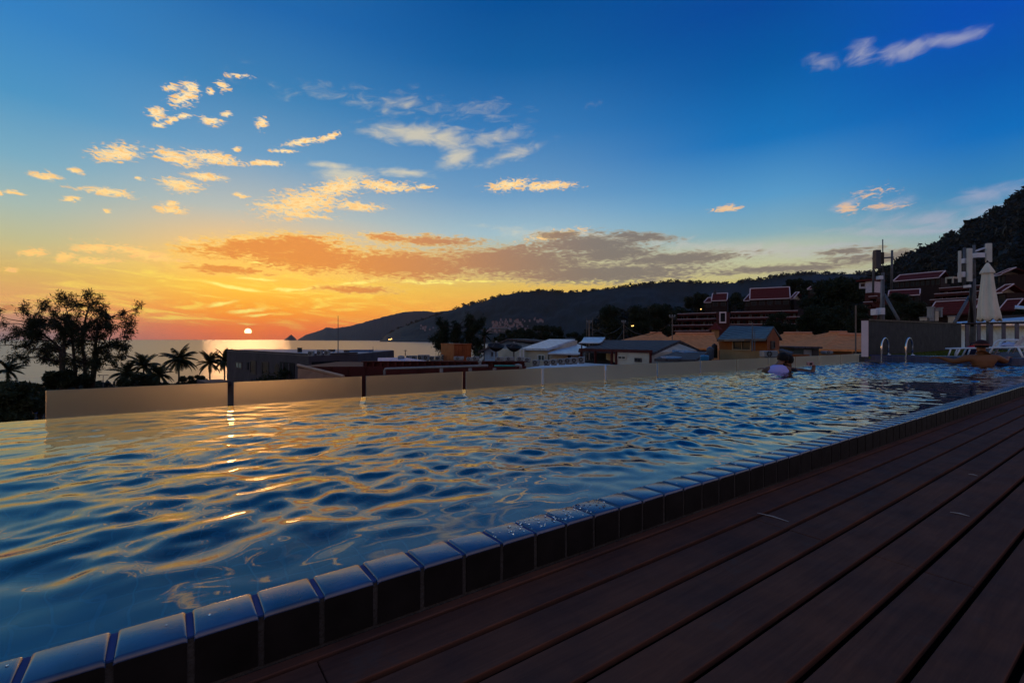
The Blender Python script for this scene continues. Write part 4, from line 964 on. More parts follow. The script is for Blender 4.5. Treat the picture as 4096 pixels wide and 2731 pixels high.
plume_tree('casuarina_tree', 'right one of the two wide feathery casuarinas before the sea', 60, [[(196,900),(195,830),(188,790),(192,755),(198,725),(205,705)],[(190,795),(165,765),(150,735)],[(192,770),(225,745),(255,728)],[(195,820),(225,800),(250,795)]], pl2, 12, 200, .36)
# middle casuarinas above the orange box
def col(x0, y0, x1, y1, n, w_, up=80):
    return [(x0+(x1-x0)*t+g.uniform(-w_, w_)*(1-.7*t), y0+(y1-y0)*t, 9, R_(up+g.uniform(-55, 55))) for t in np.linspace(0, 1, n)]
pm_ = col(1022,790,1018,742,16,14)+col(1048,790,1048,750,14,9)+col(1080,800,1078,730,24,13)+col(1085,760,1104,738,7,4,40)+col(1010,800,1002,778,6,4,120)+col(1095,815,1100,790,6,10)+[(1007,826,9,R_(250)),(1012,820,8,R_(240))]
plume_tree('casuarina_tree', 'dark casuarina clump rising behind the rust orange rooftop box', 75, [[(1020,860),(1020,790),(1018,745)],[(1048,860),(1048,790),(1048,752)],[(1078,860),(1080,790),(1078,730)]], pm_, 13, 170, .42)
# palms
def palm(label, x, yc, d, rpx, seed, nf=30, lean=0, group='coconut palms on the beach', cat='palm tree'):
    g = random.Random(seed); t_ = thing('palm_tree', label, cat, (0,0,0), 0, group); c = P(x, yc, d); R = PX(rpx, d)*1.12
    base = Vector((c.x+lean, c.y, LANDZ)); tm = MB()
    tm.tube([base, base.lerp(c, .5)+Vector((-lean*.15,0,0)), c], [.24, .17, .15], 8, False); tm.build('trunk', BARK, t_, True)
    for k in range(nf):
        az = 2*math.pi*k/nf*2.4+g.uniform(-.2,.2); el = g.choice((75, 55, 40, 25, 8, -12, -28))+g.uniform(-8, 8); L = R*g.uniform(.85, 1.12)
        hd = Vector((math.cos(az), math.sin(az), 0)); pos = c.copy(); e = R_(el); spine = [pos.copy()]; N = 12
        for i in range(N):
            pos = pos+(hd*math.cos(e)+Vector((0,0,math.sin(e))))*L/N; e -= R_(3.2+5.0*i/N); spine.append(pos.copy())
        mb = MB(); mb.tube(spine, [.045*(1-.8*i/N) for i in range(N+1)], 4, False)
        side = hd.cross(Vector((0,0,1)))
        for i in range(1, N*4):
            t = i/(N*4); j = min(int(t*N), N-1); q = spine[j].lerp(spine[j+1], t*N-j); ax = (spine[j+1]-spine[j]).normalized()
            ll = L*.21*math.sin(math.pi*min(1, .12+t*.9))**.6
            for s_ in (-1, 1):
                v = (side*s_*.85+ax*.55+Vector((0,0,-.38-g.uniform(0,.35)))).normalized()*ll; w_ = ax*ll*.075
                mb.add([q-w_, q+w_, q+v*.7+w_*.8, q+v, q+v*.7-w_*.8], [(0,1,2,3,4)])
        mb.build('frond', PALM, t_)
    for k in range(5):
        a_ = k*1.3; MB().lathe([(.01,-.14),(.11,-.06),(.12,.03),(.01,.13)], 8, c+Vector((.22*math.cos(a_), .22*math.sin(a_), -.22))).build('coconut', mat('coconut', (.07,.06,.02)), t_, True)
    settle(t_, base); return t_
palm('drooping coconut palm beside the left casuarinas, partly hidden by the glass', 292, 857, 105, 38, 1)
palm('bushy coconut palm third from the building along the beach', 330, 838, 108, 36, 2)
palm('tallest coconut palm left of the grey building', 411, 824, 104, 39, 3)
palm('slender coconut palm next but one to the grey building', 482, 832, 106, 33, 4)
palm('coconut palm half hidden behind the grey building corner', 516, 826, 112, 32, 5)
palm('low coconut palm in the shadow between the two bushy beach palms', 366, 860, 98, 30, 6)
palm('coconut palm right of the casuarina clump beside the orange box', 1112, 770, 80, 22, 7, 18, .5, 'palms between the roofs')
palm('small palm left of the blue gabled house', 1138, 783, 74, 13, 8, 14, 0, 'palms between the roofs')
palm('small palm at the foot of the middle casuarinas', 1098, 808, 60, 16, 9, 14, 0, 'palms between the roofs')
palm('dark palm in the gap at the far left edge by the casuarinas', 18, 850, 70, 34, 10, 20, 0, 'palms at the left edge')
palm('dark palm between the two casuarina trunks', 205, 885, 66, 30, 14, 18, 0, 'palms at the left edge')
# broad trees
BT = [0]
def tree(label, x, yt, yb, wpx, d, seed, group=None, nq=260, sz=None, m=LEAF, gz=None, cat='tree', kind='broadleaf_tree'):
    g = random.Random(seed); t_ = thing(kind, label, cat, (0,0,0), 0, group); top = P(x, yt, d); H = PX(yb-yt, d); Wd = PX(wpx, d)/2*(1.2 if d > 120 else 1.05)
    c0 = top-Vector((0,0,H/2)); gz_ = LANDZ if gz is None else gz; cl = []
    for k in range(15):
        a = g.uniform(0, 6.28); el = g.uniform(-.9, 1); rr = g.uniform(.35, .82)
        p = c0+Vector((math.cos(a)*math.sqrt(1-el*el*.8)*Wd*rr, math.sin(a)*Wd*rr, el*H/2*.72)); cl.append((p, min(Wd, H/2)*g.uniform(.28, .48)))
    cl.append((c0+Vector((g.uniform(-.3,.3)*Wd, 0, H*.32)), min(Wd, H/2)*.36)); cl.append((c0, min(Wd, H/2)*.6))
    tm = MB(); b_ = Vector((c0.x, c0.y, gz_)); tm.tube([b_, (b_+c0)/2+Vector((.2,0,0)), c0], [Wd*.08+.1, Wd*.06+.08, Wd*.04+.03], 7, False)
    for c, r in cl[:7]: limb(tm, c0-Vector((0,0,H*.25)), c, Wd*.03+.03, .02, g, .08, 3)
    tm.build('trunk', BARK, t_, True); foliage_clumps(t_, cl, nq, m, seed, sz or max(.14, min(Wd, H)*.07), .45); settle(t_, b_); return t_
T = [('round dark tree left of the poles, first of the dark grove',1402,698,788,58,150),('tall dark tree in the grove behind the dark roofed house',1470,692,790,56,160),('bushy dark tree right of the tall grove tree',1519,692,785,62,165),
 ('dark tree behind the left end of the terraced hotel',1568,706,760,60,230),('dark rounded tree above the terraced hotel left roof',1602,670,720,54,270),('dark tree in front of the temple roofs on the hill',1665,680,722,80,262),
 ('low dark tree on the slope left of the big red roof',1690,672,705,50,280),('spreading dark tree right of the big red roof',1820,640,690,70,300),('big round dark tree on the slope centre right',1895,642,730,90,190),
 ('large dark tree left of the first antenna mast',1945,634,720,80,180),('dark tree on the right end of the terraced hotel',1790,712,785,52,130),('dense dark tree below the slope behind orange roofs',1868,700,775,70,120),
 ('dark leafy tree above the orange roofs near the concrete pole',1925,700,770,70,110),('broad dark tree filling the slope behind the fence corner',1975,690,790,60,90),('dark tree between the antenna mast and red hotel',2062,668,740,60,120),
 ('dark tree in front of the stepped red roofs',2090,690,745,60,110),('wide dark shrub tree before the right hotel wing',2120,640,668,50,210),('low dark tree right of the closed parasol',2310,700,745,90,95),
 ('dark tree behind the blue gabled house',1195,752,790,70,190),('dark domed tree behind the white roofed house',1255,746,792,95,200),('low dark tree line behind the curved canopy',1330,762,795,80,210),
 ('dark shrubby tree between the casuarina clump and blue gable',1170,762,800,60,150),('dark tree beneath the big casuarinas at the left',150,850,905,110,58),('leafy green tree at the left frame edge below the casuarinas',25,868,985,100,30),
 ('dense bush under the left palms before the sand',330,856,900,110,98),('dark bush behind the first glass panel',90,880,960,90,36),('dark tree at the far right behind the sun loungers',2400,690,790,120,80),('dark bush at the foot of the beach palms near the grey building',440,862,895,90,100)]
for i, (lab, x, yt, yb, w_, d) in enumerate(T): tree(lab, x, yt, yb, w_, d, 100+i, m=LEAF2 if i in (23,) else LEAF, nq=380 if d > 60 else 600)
# lamp post on the beach and coloured stalls at the lower left
def lamp_post():
    t_ = thing('street_lamp', 'thin double armed street lamp before the surf right of the casuarinas', 'street lamp'); a, b = P(237, 905, 100), P(237, 862, 100)
    MB().tube([Vector((a.x,a.y,LANDZ)), b], [.09,.05], 8).build('pole', STEEL, t_)
    for s_ in (-1, 1): MB().box(b.x+s_*.15 if s_ > 0 else b.x-1.1, b.x+1.1 if s_ > 0 else b.x-.15, b.y-.15, b.y+.15, b.z-.02, b.z+.1).build('lamp_head', STEEL, t_)
    MB().tube([b-Vector((.3,0,0)), b+Vector((.3,0,0))], .03, 6).build('arm', STEEL, t_); settle(t_, (a.x, a.y, LANDZ))
lamp_post()
def stall(label, x, y, wpx, hpx, d, m, cat='parasol'):
    t_ = thing('market_awning', label, 'awning'); c = P(x, y, d); w_ = PX(wpx, d)/2; h = PX(hpx, d)
    MB().add([c+Vector((-w_,-w_,0)), c+Vector((w_,-w_,0)), c+Vector((w_,w_,0)), c+Vector((-w_,w_,0)), c+Vector((0,0,h)),
              c+Vector((-w_,-w_,-.25)), c+Vector((w_,-w_,-.25)), c+Vector((w_,w_,-.25)), c+Vector((-w_,w_,-.25))],
             [(0,1,4),(1,2,4),(2,3,4),(3,0,4),(5,6,1,0),(6,7,2,1),(7,8,3,2),(8,5,0,3),(8,7,6,5)]).build('canopy', m, t_)
    for sx in (-.9, .9):
        for sy in (-.9, .9): MB().tube([(c.x+sx*w_, c.y+sy*w_, LANDZ), (c.x+sx*w_, c.y+sy*w_, c.z-.2)], .04, 5).build('post', STEEL, t_)
    settle(t_, (c.x, c.y, LANDZ))
stall('white peaked street awning glimpsed left of the first glass panel', 70, 915, 14, 9, 50, WHITEPL)
stall('blue street awning at the left end of the glass', 95, 940, 18, 9, 40, mat('bright blue canvas', (.02,.12,.6), .7))
stall('small pale awning just left of the glass edge', 101, 928, 8, 8, 46, WHITE)

# ================================================================== hillside hotels
def terr(name, label, rows, x0, x1, dl, dr_, y0s, dep=9, low=LANDZ, nwin=8, cols_=None, step=1.6):
    """terraced hotel wing: red parapet bands with pale copings, recessed rooms with windows behind"""
    t_ = thing(name, label, 'hotel')
    for i, (xa, xb, y) in enumerate(y0s):
        o = -step*(len(y0s)-1-i); w_ = Wall(xa, dl, xb, dr_); zt_ = w_.z(xa, y); zn = low
        if i < len(y0s)-1: zn = Wall(xa, dl, xb, dr_).z(xa, y0s[i+1][2])
        # parapet band
        a = MB(); w_.quad(a, xa, xb, zt_-.72, zt_-.13, o-.25, o); a.build('balcony_band', REDWALL, t_)
        a = MB(); w_.quad(a, xa-.3, xb+.3, zt_-.13, zt_, o-.3, o+.12); a.build('coping', TRIM, t_)
        a = MB(); w_.quad(a, xa, xb, zt_-.84, zt_-.72, o-3.2, o-.01); a.build('floor_slab', DKRED, t_)
        a = MB(); w_.quad(a, xa+.5, xb-.5, zn if i == len(y0s)-1 else zn-.9, zt_-.85, o-step-4.5, o-step-1.2); a.build('wall', REDWALL, t_)
        if i == 0: a = MB(); w_.quad(a, xa, xb, zt_-.71, zt_-.5, o-8, o-.26); a.build('roof', DKROOF, t_)
        n = nwin
        for k in range(n):
            f = (k+.5)/n; xc = xa+(xb-xa)*f; hw = (xb-xa)/n*.27; a = MB(); zc = zt_-.85
            zb_ = max(zn+.05, zc-1.9); w_.quad(a, xc-hw, xc+hw, zb_, zc-.12, o-step-1.21, o-step-1.16); q = a.build('window', TRIM if k % 3 == 0 else FR, t_)
            a = MB(); w_.quad(a, xc-hw*.84, xc+hw*.84, zb_+.1, zc-.2, o-step-1.165, o-step-1.13); a.build('pane', mat('dusk reflection glass', (.13,.16,.17), .2) if k % 2 else GLASS, q)  # every other pane is tinted lighter to paint in reflected sky
        for k in range(n+1):
            if k % 2 == 0:
                xc = xa+(xb-xa)*k/n; a = MB(); w_.quad(a, max(xa+.4, xc-.6), min(xb-.4, xc+.6), max(zn+.02, zt_-3.0), zt_-.85, o-step-1.2, o-.1); a.build('partition', REDWALL, t_)
    m_ = Wall(x0, dl, x1, dr_); c = (m_.A+m_.B)/2; settle(t_, (c.x, c.y, low)); return t_
terr('terraced_hotel', 'left wing of the long terraced hotel with pinkish balcony copings', 4, 1540, 1643, 176, 167, [(1546,1642,719),(1537,1641,732.5),(1534,1641,746.5),(1504,1628,759.5)], nwin=8)
terr('terraced_hotel', 'right wing of the long terraced hotel, partly behind a tree', 3, 1676, 1838, 167, 158, [(1678,1835,715),(1676,1841,729),(1676,1841,744.5)], nwin=12)
# stair tower between the wings
st = thing('stair_tower', 'slim white framed stair tower between the two terraced hotel wings', 'tower'); wt = Wall(1644, 166, 1676, 164)
part(lambda mb: wt.quad(mb, 1645, 1675, LANDZ, wt.z(1660, 717), -5, -.3), 'wall', REDWALL, st)
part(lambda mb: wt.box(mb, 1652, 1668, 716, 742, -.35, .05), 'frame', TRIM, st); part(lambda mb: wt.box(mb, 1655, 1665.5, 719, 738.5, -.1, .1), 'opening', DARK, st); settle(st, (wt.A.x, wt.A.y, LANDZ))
# red roof hall
def redhall(name, label, x0, x1, yt, yb, dl, dr_, wing=None, low=LANDZ, body=30, nwin=5, slope=7, cat='hotel'):
    t_ = thing(name, label, cat); w_ = Wall(x0, dl, x1, dr_); zt_, zb_ = w_.z(x0, yt), w_.z(x0, yb)
    A, B, n = w_.A, w_.B, w_.n; R0 = A-n*slope; R1 = B-n*slope
    lo = [Vector((A.x, A.y, zb_)), Vector((B.x, B.y, zb_)), Vector((R1.x, R1.y, zt_)), Vector((R0.x, R0.y, zt_))]
    part(lambda mb: slab(mb, lo, .2), 'roof', REDTILE, t_)
    bk = [lo[3]+Vector((0,0,-.002)), lo[2]+Vector((0,0,-.002)), Vector((B.x-n.x*2*slope, B.y-n.y*2*slope, zb_)), Vector((A.x-n.x*2*slope, A.y-n.y*2*slope, zb_))]
    part(lambda mb: slab(mb, bk, .2), 'rear_roof', REDTILE, t_)
    e = Vector((0,0,.12)); th_ = .17*min(dl, 200)/160
    part(lambda mb: mb.tube([lo[3]+e, lo[2]+e], th_, 6), 'ridge', TRIM, t_)
    for a_, b_ in ((lo[0], lo[3]), (lo[1], lo[2])): part(lambda mb: mb.tube([a_+e, b_+e], th_, 6), 'bargeboard', TRIM, t_)
    part(lambda mb: w_.quad(mb, x0, x1, zb_-.35, zb_-.05, -.1, .05), 'eaves', TRIM if nwin else DKRED, t_)
    part(lambda mb: prism(mb, [A-n*1.2, B-n*1.2, B-n*(2*slope-1), A-n*(2*slope-1)], low, zb_-.2), 'wall', mat('dark brown hotel wall', (.035,.016,.013), .85), t_)
    part(lambda mb: mb.hexa([lo[0]-Vector((0,0,.3)), lo[3]-Vector((0,0,.3)), bk[3]-Vector((0,0,.3))], [v-Vector((w_.t.x*.2, w_.t.y*.2, .3)) for v in (lo[0], lo[3], bk[3])]), 'gable', CREAM, t_)
    for k in range(nwin):
        xc = x0+(x1-x0)*(k+.5)/nwin; hw = (x1-x0)/nwin*.32
        a = MB(); w_.quad(a, xc-hw, xc+hw, zb_-2.6, zb_-.7, -1.25, -1.1); q = a.build('window', FR, t_)
        a = MB(); w_.quad(a, xc-hw*.8, xc+hw*.8, zb_-2.5, zb_-.85, -1.12, -1.05); a.build('pane', GLASS, q)
    c = (A+B)/2; settle(t_, (c.x, c.y, low)); return t_
redhall('red_roofed_hall', 'big dark red roofed hall with white edges above the terraced hotel', 1722, 1815, 660, 687, 205, 198)
redhall('red_roofed_wing', 'low red roofed wing at the left of the big red hall', 1708, 1724, 674, 690, 212, 210, nwin=1)
redhall('red_roofed_wing', 'low red roofed wing at the right of the big red hall', 1814, 1822, 669.5, 686, 202, 201, nwin=1)
redhall('temple_roof', 'dark temple like gabled roof left of the big red hall', 1634, 1670, 672, 690, 225, 222, nwin=2)
redhall('temple_roof', 'small dark gabled roof further left of the big red hall', 1617, 1634, 682, 694, 230, 228, nwin=1)
def spire(x, y0, y1, d):
    t_ = thing('roof_finial', 'dark pointed roof finial on the temple like roof', 'finial'); a, b = P(x, y1, d), P(x, y0, d); MB().tube([a, b], [.8, .06], 6).build('spike', DKROOF, t_)
    MB().lathe([(.5,0),(.7,.3),(.3,.5)], 8, a.lerp(b, .35)).build('bell', DKROOF, t_); settle(t_, a)
spire(1642, 662, 676, 226)
redhall('red_roofed_house', 'small red roof among trees right of the big red hall', 1854, 1878, 654, 664, 260, 256, nwin=1)
# little red pavilion
pv = thing('pavilion', 'little pavilion with a pointed red roof before the terraced hotel', 'pavilion'); c = P(1643, 757, 110); w_ = PX(12, 110)
MB().lathe([(w_*1.45,0),(w_*.7,PX(8,110)),(w_*.25,PX(14,110)),(.04,PX(17,110))], 4, c).build('roof', REDTILE, pv)
MB().box(c.x-w_*.5, c.x+w_*.5, c.y-w_*.5, c.y+w_*.5, LANDZ, c.z-.002).build('tower_body', ORPALE, pv); settle(pv, (c.x, c.y, LANDZ))
# right hand hotels
redhall('red_roofed_hotel', 'upper red roofed hotel wing between the two antenna masts', 2052, 2158, 630, 645, 190, 178, nwin=9, slope=6)
redhall('red_roofed_hotel', 'red roof strip partly behind trees below the upper wing', 2040, 2113, 666, 679, 150, 145, nwin=5, slope=4)
terr('terraced_hotel', 'red balconied hotel block left of the closed parasol', 3, 2140, 2250, 128, 120, [(2148,2250,660.5),(2142,2246,674),(2136,2240,688)], nwin=8, step=1.1)
redhall('red_roofed_block', 'large plain dark red block behind the left of the parasol', 2131, 2236, 693, 722, 92, 86, nwin=0, slope=3)
redhall('red_roofed_wing', 'red roofed wing with a white frame right of the parasol', 2282, 2302, 655, 672, 118, 116, nwin=1, slope=3)
redhall('red_roofed_hotel', 'upper small red roof just right of the parasol tip', 2282, 2300, 620, 633, 170, 166, nwin=2, slope=4)
redhall('red_roofed_block', 'dark red block with pale edge at the far right', 2294, 2331, 688, 712, 88, 86, nwin=0, slope=3)
ww = thing('white_villa', 'white villa with a red roof edge left of the first antenna mast', 'house'); wv = Wall(1970, 150, 2008, 146)
part(lambda mb: wv.box(mb, 1988, 2007, 646, 672, -5, 0), 'wall', mat('pinkish white wall', (.62,.52,.56), .8), ww); part(lambda mb: wv.box(mb, 1970, 1988.5, 649, 662, -6, -.8), 'side_wall', mat('pinkish white wall', (0,0,0)), ww)
part(lambda mb: wv.quad(mb, 1969, 2010, wv.z(1988, 646)+.02, wv.z(1988, 646)+.5, -6, .8), 'roof', REDTILE, ww); window(wv, ww, 1974, 1983, 651, 658, DKRED, GLASS, out=-.8, f=.2)
part(lambda mb: wv.quad(mb, 1985, 2007, LANDZ, wv.z(1990, 672)-.01, -5, -.4), 'base', REDWALL, ww); settle(ww, (wv.A.x, wv.A.y, LANDZ))
terr('terraced_hotel', 'narrow stack of pale edged terraces below the white villa', 3, 1975, 2002, 140, 138, [(1985,2003,680),(1979,1999,693),(1974,1992,704)], nwin=2, step=1)
sv = thing('white_pergola', 'small white framed opening between the upper and lower red hotels', 'pergola'); ws = Wall(2170, 160, 2188, 158)
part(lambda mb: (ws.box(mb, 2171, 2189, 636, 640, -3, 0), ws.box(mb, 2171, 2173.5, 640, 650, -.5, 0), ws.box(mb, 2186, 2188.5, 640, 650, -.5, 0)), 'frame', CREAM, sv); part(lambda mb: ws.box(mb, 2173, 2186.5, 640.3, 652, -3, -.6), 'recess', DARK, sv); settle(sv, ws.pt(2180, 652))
lb = thing('low_white_building', 'long low white building with an orange lower wall behind the railing', 'building')
wl2 = Wall(2150, 46, 2352+60, 34)
part(lambda mb: wl2.quad(mb, 2150, 2412, LANDZ, -.45, -8, 0), 'lower_wall', ORPALE, lb); part(lambda mb: wl2.quad(mb, 2155, 2410, -.449, wl2.z(2200, 742), -8, -.1), 'wall', mat('white blue plaster', (.60,.70,.78), .7), lb)
q = [wl2.pt(2150, 744, .8), wl2.pt(2412, 743, .8), wl2.pt(2412, 739, -8), wl2.pt(2150, 735, -8)+Vector((0,0,.3))]
part(lambda mb: slab(mb, q, .15), 'roof', MROOF, lb); settle(lb, (wl2.A.x, wl2.A.y, LANDZ))
sg = thing('far_white_roof', 'long thin white roof at the extreme right above the railing', 'roof'); c = P(2340, 712, 70)
part(lambda mb: slab(mb, [P(2331,706,72), P(2420,712,66), P(2420,709,76), P(2331,701,84)], .2), 'sheet', WHITE, sg); part(lambda mb: mb.box(P(2334,712,78).x, P(2415,712,78).x, 76, 82, LANDZ, P(2400,713,76).z-.6), 'wall', PLUM, sg); settle(sg, c)
# far houses on the mountain foot: a prototype copied
fh = thing('distant_house', 'tiny pale distant house among trees at the foot of the mountain', 'house', (0,0,0), 0, 'distant houses at the foot of the mountain')
MB().box(-9,9,-6,6,-20,6).build('wall', mat('far pink plaster', (.30,.22,.21), .8), fh); MB().add([(-10,-7,6),(10,-7,6),(10,7,6),(-10,7,6),(-10,0,11),(10,0,11)], [(0,1,5,4),(2,3,4,5),(3,0,4),(1,2,5),(3,2,1,0)]).build('roof', mat('far red roof', (.30,.12,.09), .8), fh)
gg = random.Random(12); cells = []
for k in range(96):
    if k < 68: x, y = gg.uniform(1130, 1214), gg.uniform(733, 756)
    elif k < 78: x, y = gg.uniform(1216, 1250), gg.uniform(729, 738)
    elif k < 86: x, y = gg.uniform(960, 1010), gg.uniform(745, 762)
    else: x, y = gg.uniform(1112, 1150), gg.uniform(752, 768)
    d = 2050-(y-730)*12; cells.append((x, y, d))
for k, (x, y, d) in enumerate(cells):
    p_ = P(x, y, d); s_ = gg.uniform(.22, .5)*d/2000
    if k == 0: fh.location = p_; fh.scale = (s_,)*3
    else: dup(fh, p_, gg.uniform(-.6,.6), None, (s_, s_, s_*gg.uniform(.8,1.1)))
fb = thing('distant_hotel', 'pale long hotel slab at the foot of the mountain', 'hotel', (0,0,0)); 
wfb = Wall(1123, 1750, 1168, 1700)
part(lambda mb: wfb.box(mb, 1123, 1168, 752, 764, -14, 0), 'wall', mat('far grey plaster', (.26,.24,.26), .8), fb)
for k in range(3): part(lambda mb: wfb.box(mb, 1124, 1167, 754+3.5*k, 755.6+3.5*k, 0, .8), 'window_band', GLASS, fb)
settle(fb, wfb.pt(1145, 764))
# lamps lit on the far headland and in the grove
LAMP = emit('warm lamp', (1,.55,.15), 3.0)
def lamp(label, x, y, d, r, cat='lamp'):
    t_ = thing('lit_lamp', label, cat); c = P(x, y, d)
    MB().lathe([(r*.2,-r),(r*.8,-r*.6),(r,0),(r*.8,r*.6),(r*.2,r)], 10, c).build('bulb', LAMP, t_, True); MB().tube([c-Vector((0,0,r)), c-Vector((0,0,r*5))], r*.15, 5).build('post', FR, t_); settle(t_, c-Vector((0,0,r*5)))
lamp('leftmost of three lit lamps at the headland shore', 893.3, 779.6, 2480, 2.6); lamp('middle of three lit lamps at the headland shore', 896.2, 779.4, 2480, 2.9); lamp('rightmost of three lit lamps at the headland shore', 899.2, 778.2, 2480, 2.9)
lamp('left warm light glowing in the dark grove', 1451.5, 748.5, 140, .16); lamp('right warm light glowing in the dark grove', 1454.5, 748, 140, .16); lamp('small light on the slope above the terraced hotel', 1610, 710, 180, .2)

# ================================================================== utility poles, masts
def upole(label, x, y0, y1, d, w_=1.7, arms=()):
    t_ = thing('utility_pole', label, 'utility pole'); a, b = P(x, y1, d), P(x, y0, d); a.z = LANDZ
    MB().tube([a, b], [PX(w_, d)*.62, PX(w_, d)*.42], 8).build('pole', WOODPOLE, t_)
    for yy, hw in arms:
        c = P(x, yy, d); MB().box(c.x-hw, c.x+hw, c.y-.06, c.y+.06, c.z-.06, c.z+.06).build('crossarm', STEEL, t_)
        for s_ in (-.9, 0, .9): MB().lathe([(.05,0),(.07,.08),(.03,.16)], 6, (c.x+s_*hw, c.y, c.z+.06)).build('insulator', ACW, t_)
    settle(t_, a); return b
u1 = upole('thick utility pole left of the curved canopy', 1353, 735, 790, 46, 3.6, [(741, .22)])
u0 = upole('thin pole left of the thick utility pole', 1347.5, 731, 785, 60, 1.2)
u2 = upole('thin utility pole above the dark shingle roof', 1432.5, 735, 781, 52, 2.2, [(740, .2)])
u3 = upole('tall utility pole before the left hotel wing', 1544, 722, 781, 44, 2.4, [(728, .25)])
upole('thin dark pole right of the thick utility pole', 1361, 728, 780, 70, 1.2)
u5 = upole('tapering concrete pole standing by the right orange roofs', 1965.5, 701, 810, 27, 3.6)
def wire(label, a, b, sag):
    pts = [a.lerp(b, t)-Vector((0,0,4*sag*t*(1-t))) for t in np.linspace(0, 1, 15)]
    o = MB().tube(pts, .03, 4).build('power_cable', BLACKPL); tag(o, label, 'cable')
wire('upper sagging cable between the thick pole and the thin one', u1-Vector((0,0,.4)), u2-Vector((0,0,.4)), 1.0)
wire('lower sagging cable between the thick pole and the thin one', u1-Vector((0,0,1.0)), u2-Vector((0,0,1.0)), 1.6)
wire('sagging cable between the thin pole and the tall one', u2-Vector((0,0,.5)), u3-Vector((0,0,.6)), 1.2)
def tube_(t_, name, pts, r, m=STEEL, n=8): return MB().tube(pts, r, n).build(name, m, t_, True)
def pbox(t_, name, x0, x1, y0, y1, d, dep, m, yaw=0):
    a, b = P(x0, y1, d), P(x1, y0, d); c = (a+b)/2; w_ = (b.x-a.x)/2; h = (b.z-a.z)/2
    M_ = Matrix.Translation((c.x, d+dep/2, c.z)) @ Matrix.Rotation(yaw, 4, 'Z'); mb = MB(); mb.cbox(-w_, w_, -dep/2, dep/2, -h, h, min(w_, h)*.15); mb.v = [tuple(M_ @ Vector(v)) for v in mb.v]
    return mb.build(name, m, t_)
GREYP = mat('grey antenna shell', (.05,.055,.07), .5); PALEP = mat('pale antenna shell', (.56,.55,.50), .5, .12); WHBOX = mat('white radio unit', (.66,.66,.72), .5, .12)
d = 22; m1 = thing('antenna_mast', 'dark telecom mast with one panel antenna and side poles, left of the fence', 'antenna mast')
base = P(2027, 735, d); base.z = -1.2
tube_(m1, 'pole', [base, P(2028, 626, d)], [.085, .06]); tube_(m1, 'lightning_rod', [P(2028, 628, d), P(2027.5, 550, d)], .022)
tube_(m1, 'side_pole', [P(2005.5, 671, d), P(2006.8, 579, d)], .045); tube_(m1, 'side_pole', [P(2047.8, 666, d), P(2049, 575, d)], .045)
tube_(m1, 'crossbar', [P(2004, 594, d), P(2052, 591, d)], .035); tube_(m1, 'crossbar', [P(2004, 616, d), P(2026, 614, d)], .02)
pbox(m1, 'panel_antenna', 2012.5, 2024, 573.5, 616, d-.4, .2, GREYP); pbox(m1, 'top_box', 2024.5, 2031, 579, 606, d-.2, .25, BLACKPL); pbox(m1, 'radio_unit', 2021.5, 2029, 633, 641, d-.3, .25, WHBOX)
pbox(m1, 'radio_unit', 2011, 2018.5, 709, 723, d-.3, .3, WHBOX); pbox(m1, 'radio_unit', 2023.5, 2033, 707, 722, d-.45, .3, WHBOX)
tube_(m1, 'brace', [P(2031, 676, d), P(2064, 735, d-1)], .06); tube_(m1, 'brace', [P(2028, 680, d), P(2014, 745, d+1.5)], .05); tube_(m1, 'conduit', [P(2023.5, 740, d-.12), P(2024.5, 640, d-.12)], .035, ACW)
settle(m1, base)
d = 21; m2 = thing('antenna_mast', 'telecom mast with three tall pale panel antennas beside the closed parasol', 'antenna mast')
base = P(2232, 745, d); base.z = -1.2
tube_(m2, 'pole', [base, P(2236, 672, d), P(2236, 640, d)], [.13, .09, .07]); tube_(m2, 'cross_frame', [P(2208, 606, d), P(2262, 584, d+.6)], .04); tube_(m2, 'cross_frame', [P(2208, 628, d), P(2240, 630, d)], .04)
tube_(m2, 'mounting_pole', [P(2214.5, 660, d), P(2215, 569, d)], .05); tube_(m2, 'mounting_pole', [P(2238.5, 655, d), P(2237, 563, d)], .05); tube_(m2, 'mounting_pole', [P(2264, 600, d), P(2263.5, 560, d)], .05); tube_(m2, 'arm', [P(2236, 578, d), P(2268, 568, d)], .045, WHBOX)
pbox(m2, 'panel_antenna', 2203.5, 2208.5, 576, 648, d-.3, .07, PALEP, .2); pbox(m2, 'panel_antenna', 2223.5, 2234, 570, 646, d-.4, .08, PALEP, .1); pbox(m2, 'panel_antenna', 2267.5, 2278.5, 558.5, 602, d-.3, .08, PALEP, -.2)
pbox(m2, 'radio_unit', 2215.5, 2224, 593, 604, d-.25, .25, WHBOX); pbox(m2, 'radio_unit', 2244.5, 2263, 580, 591, d-.25, .3, WHBOX); pbox(m2, 'radio_unit', 2211.5, 2218, 624, 636, d-.3, .25, WHBOX); pbox(m2, 'radio_unit', 2225, 2231, 654, 660, d-.3, .25, WHBOX)
tube_(m2, 'brace', [P(2226, 682, d), P(2192, 742, d-1)], .06); tube_(m2, 'brace', [P(2234, 682, d), P(2226, 745, d+1)], .07); tube_(m2, 'cable_bundle', [P(2233, 750, d-.2), P(2230, 690, d-.2), P(2232, 648, d-.15)], .06, BLACKPL)
settle(m2, base)
# small pale rooftop vents behind the fence
for k, (x0, x1, y0, y1, lab) in enumerate(((2141,2146,704,737,'tall pale vent pipe behind the grey fence'),(2148,2156,712,737,'square cream vent box behind the grey fence'),(2161,2165,706,728,'slim tan vent pipe right of the cream vent box'),(2124,2129,727.5,736,'short cream vent pipe, leftmost behind the grey fence'),(2135,2141,729,737,'short white vent box left of the tall vent pipe'),(2190,2194,725,741,'cream post behind the railing start'))):
    rbox('roof_vent', lab, 'vent', x0, x1, y0, y1, 32, .4, CREAM if k % 2 else ACW, ACW, .06)
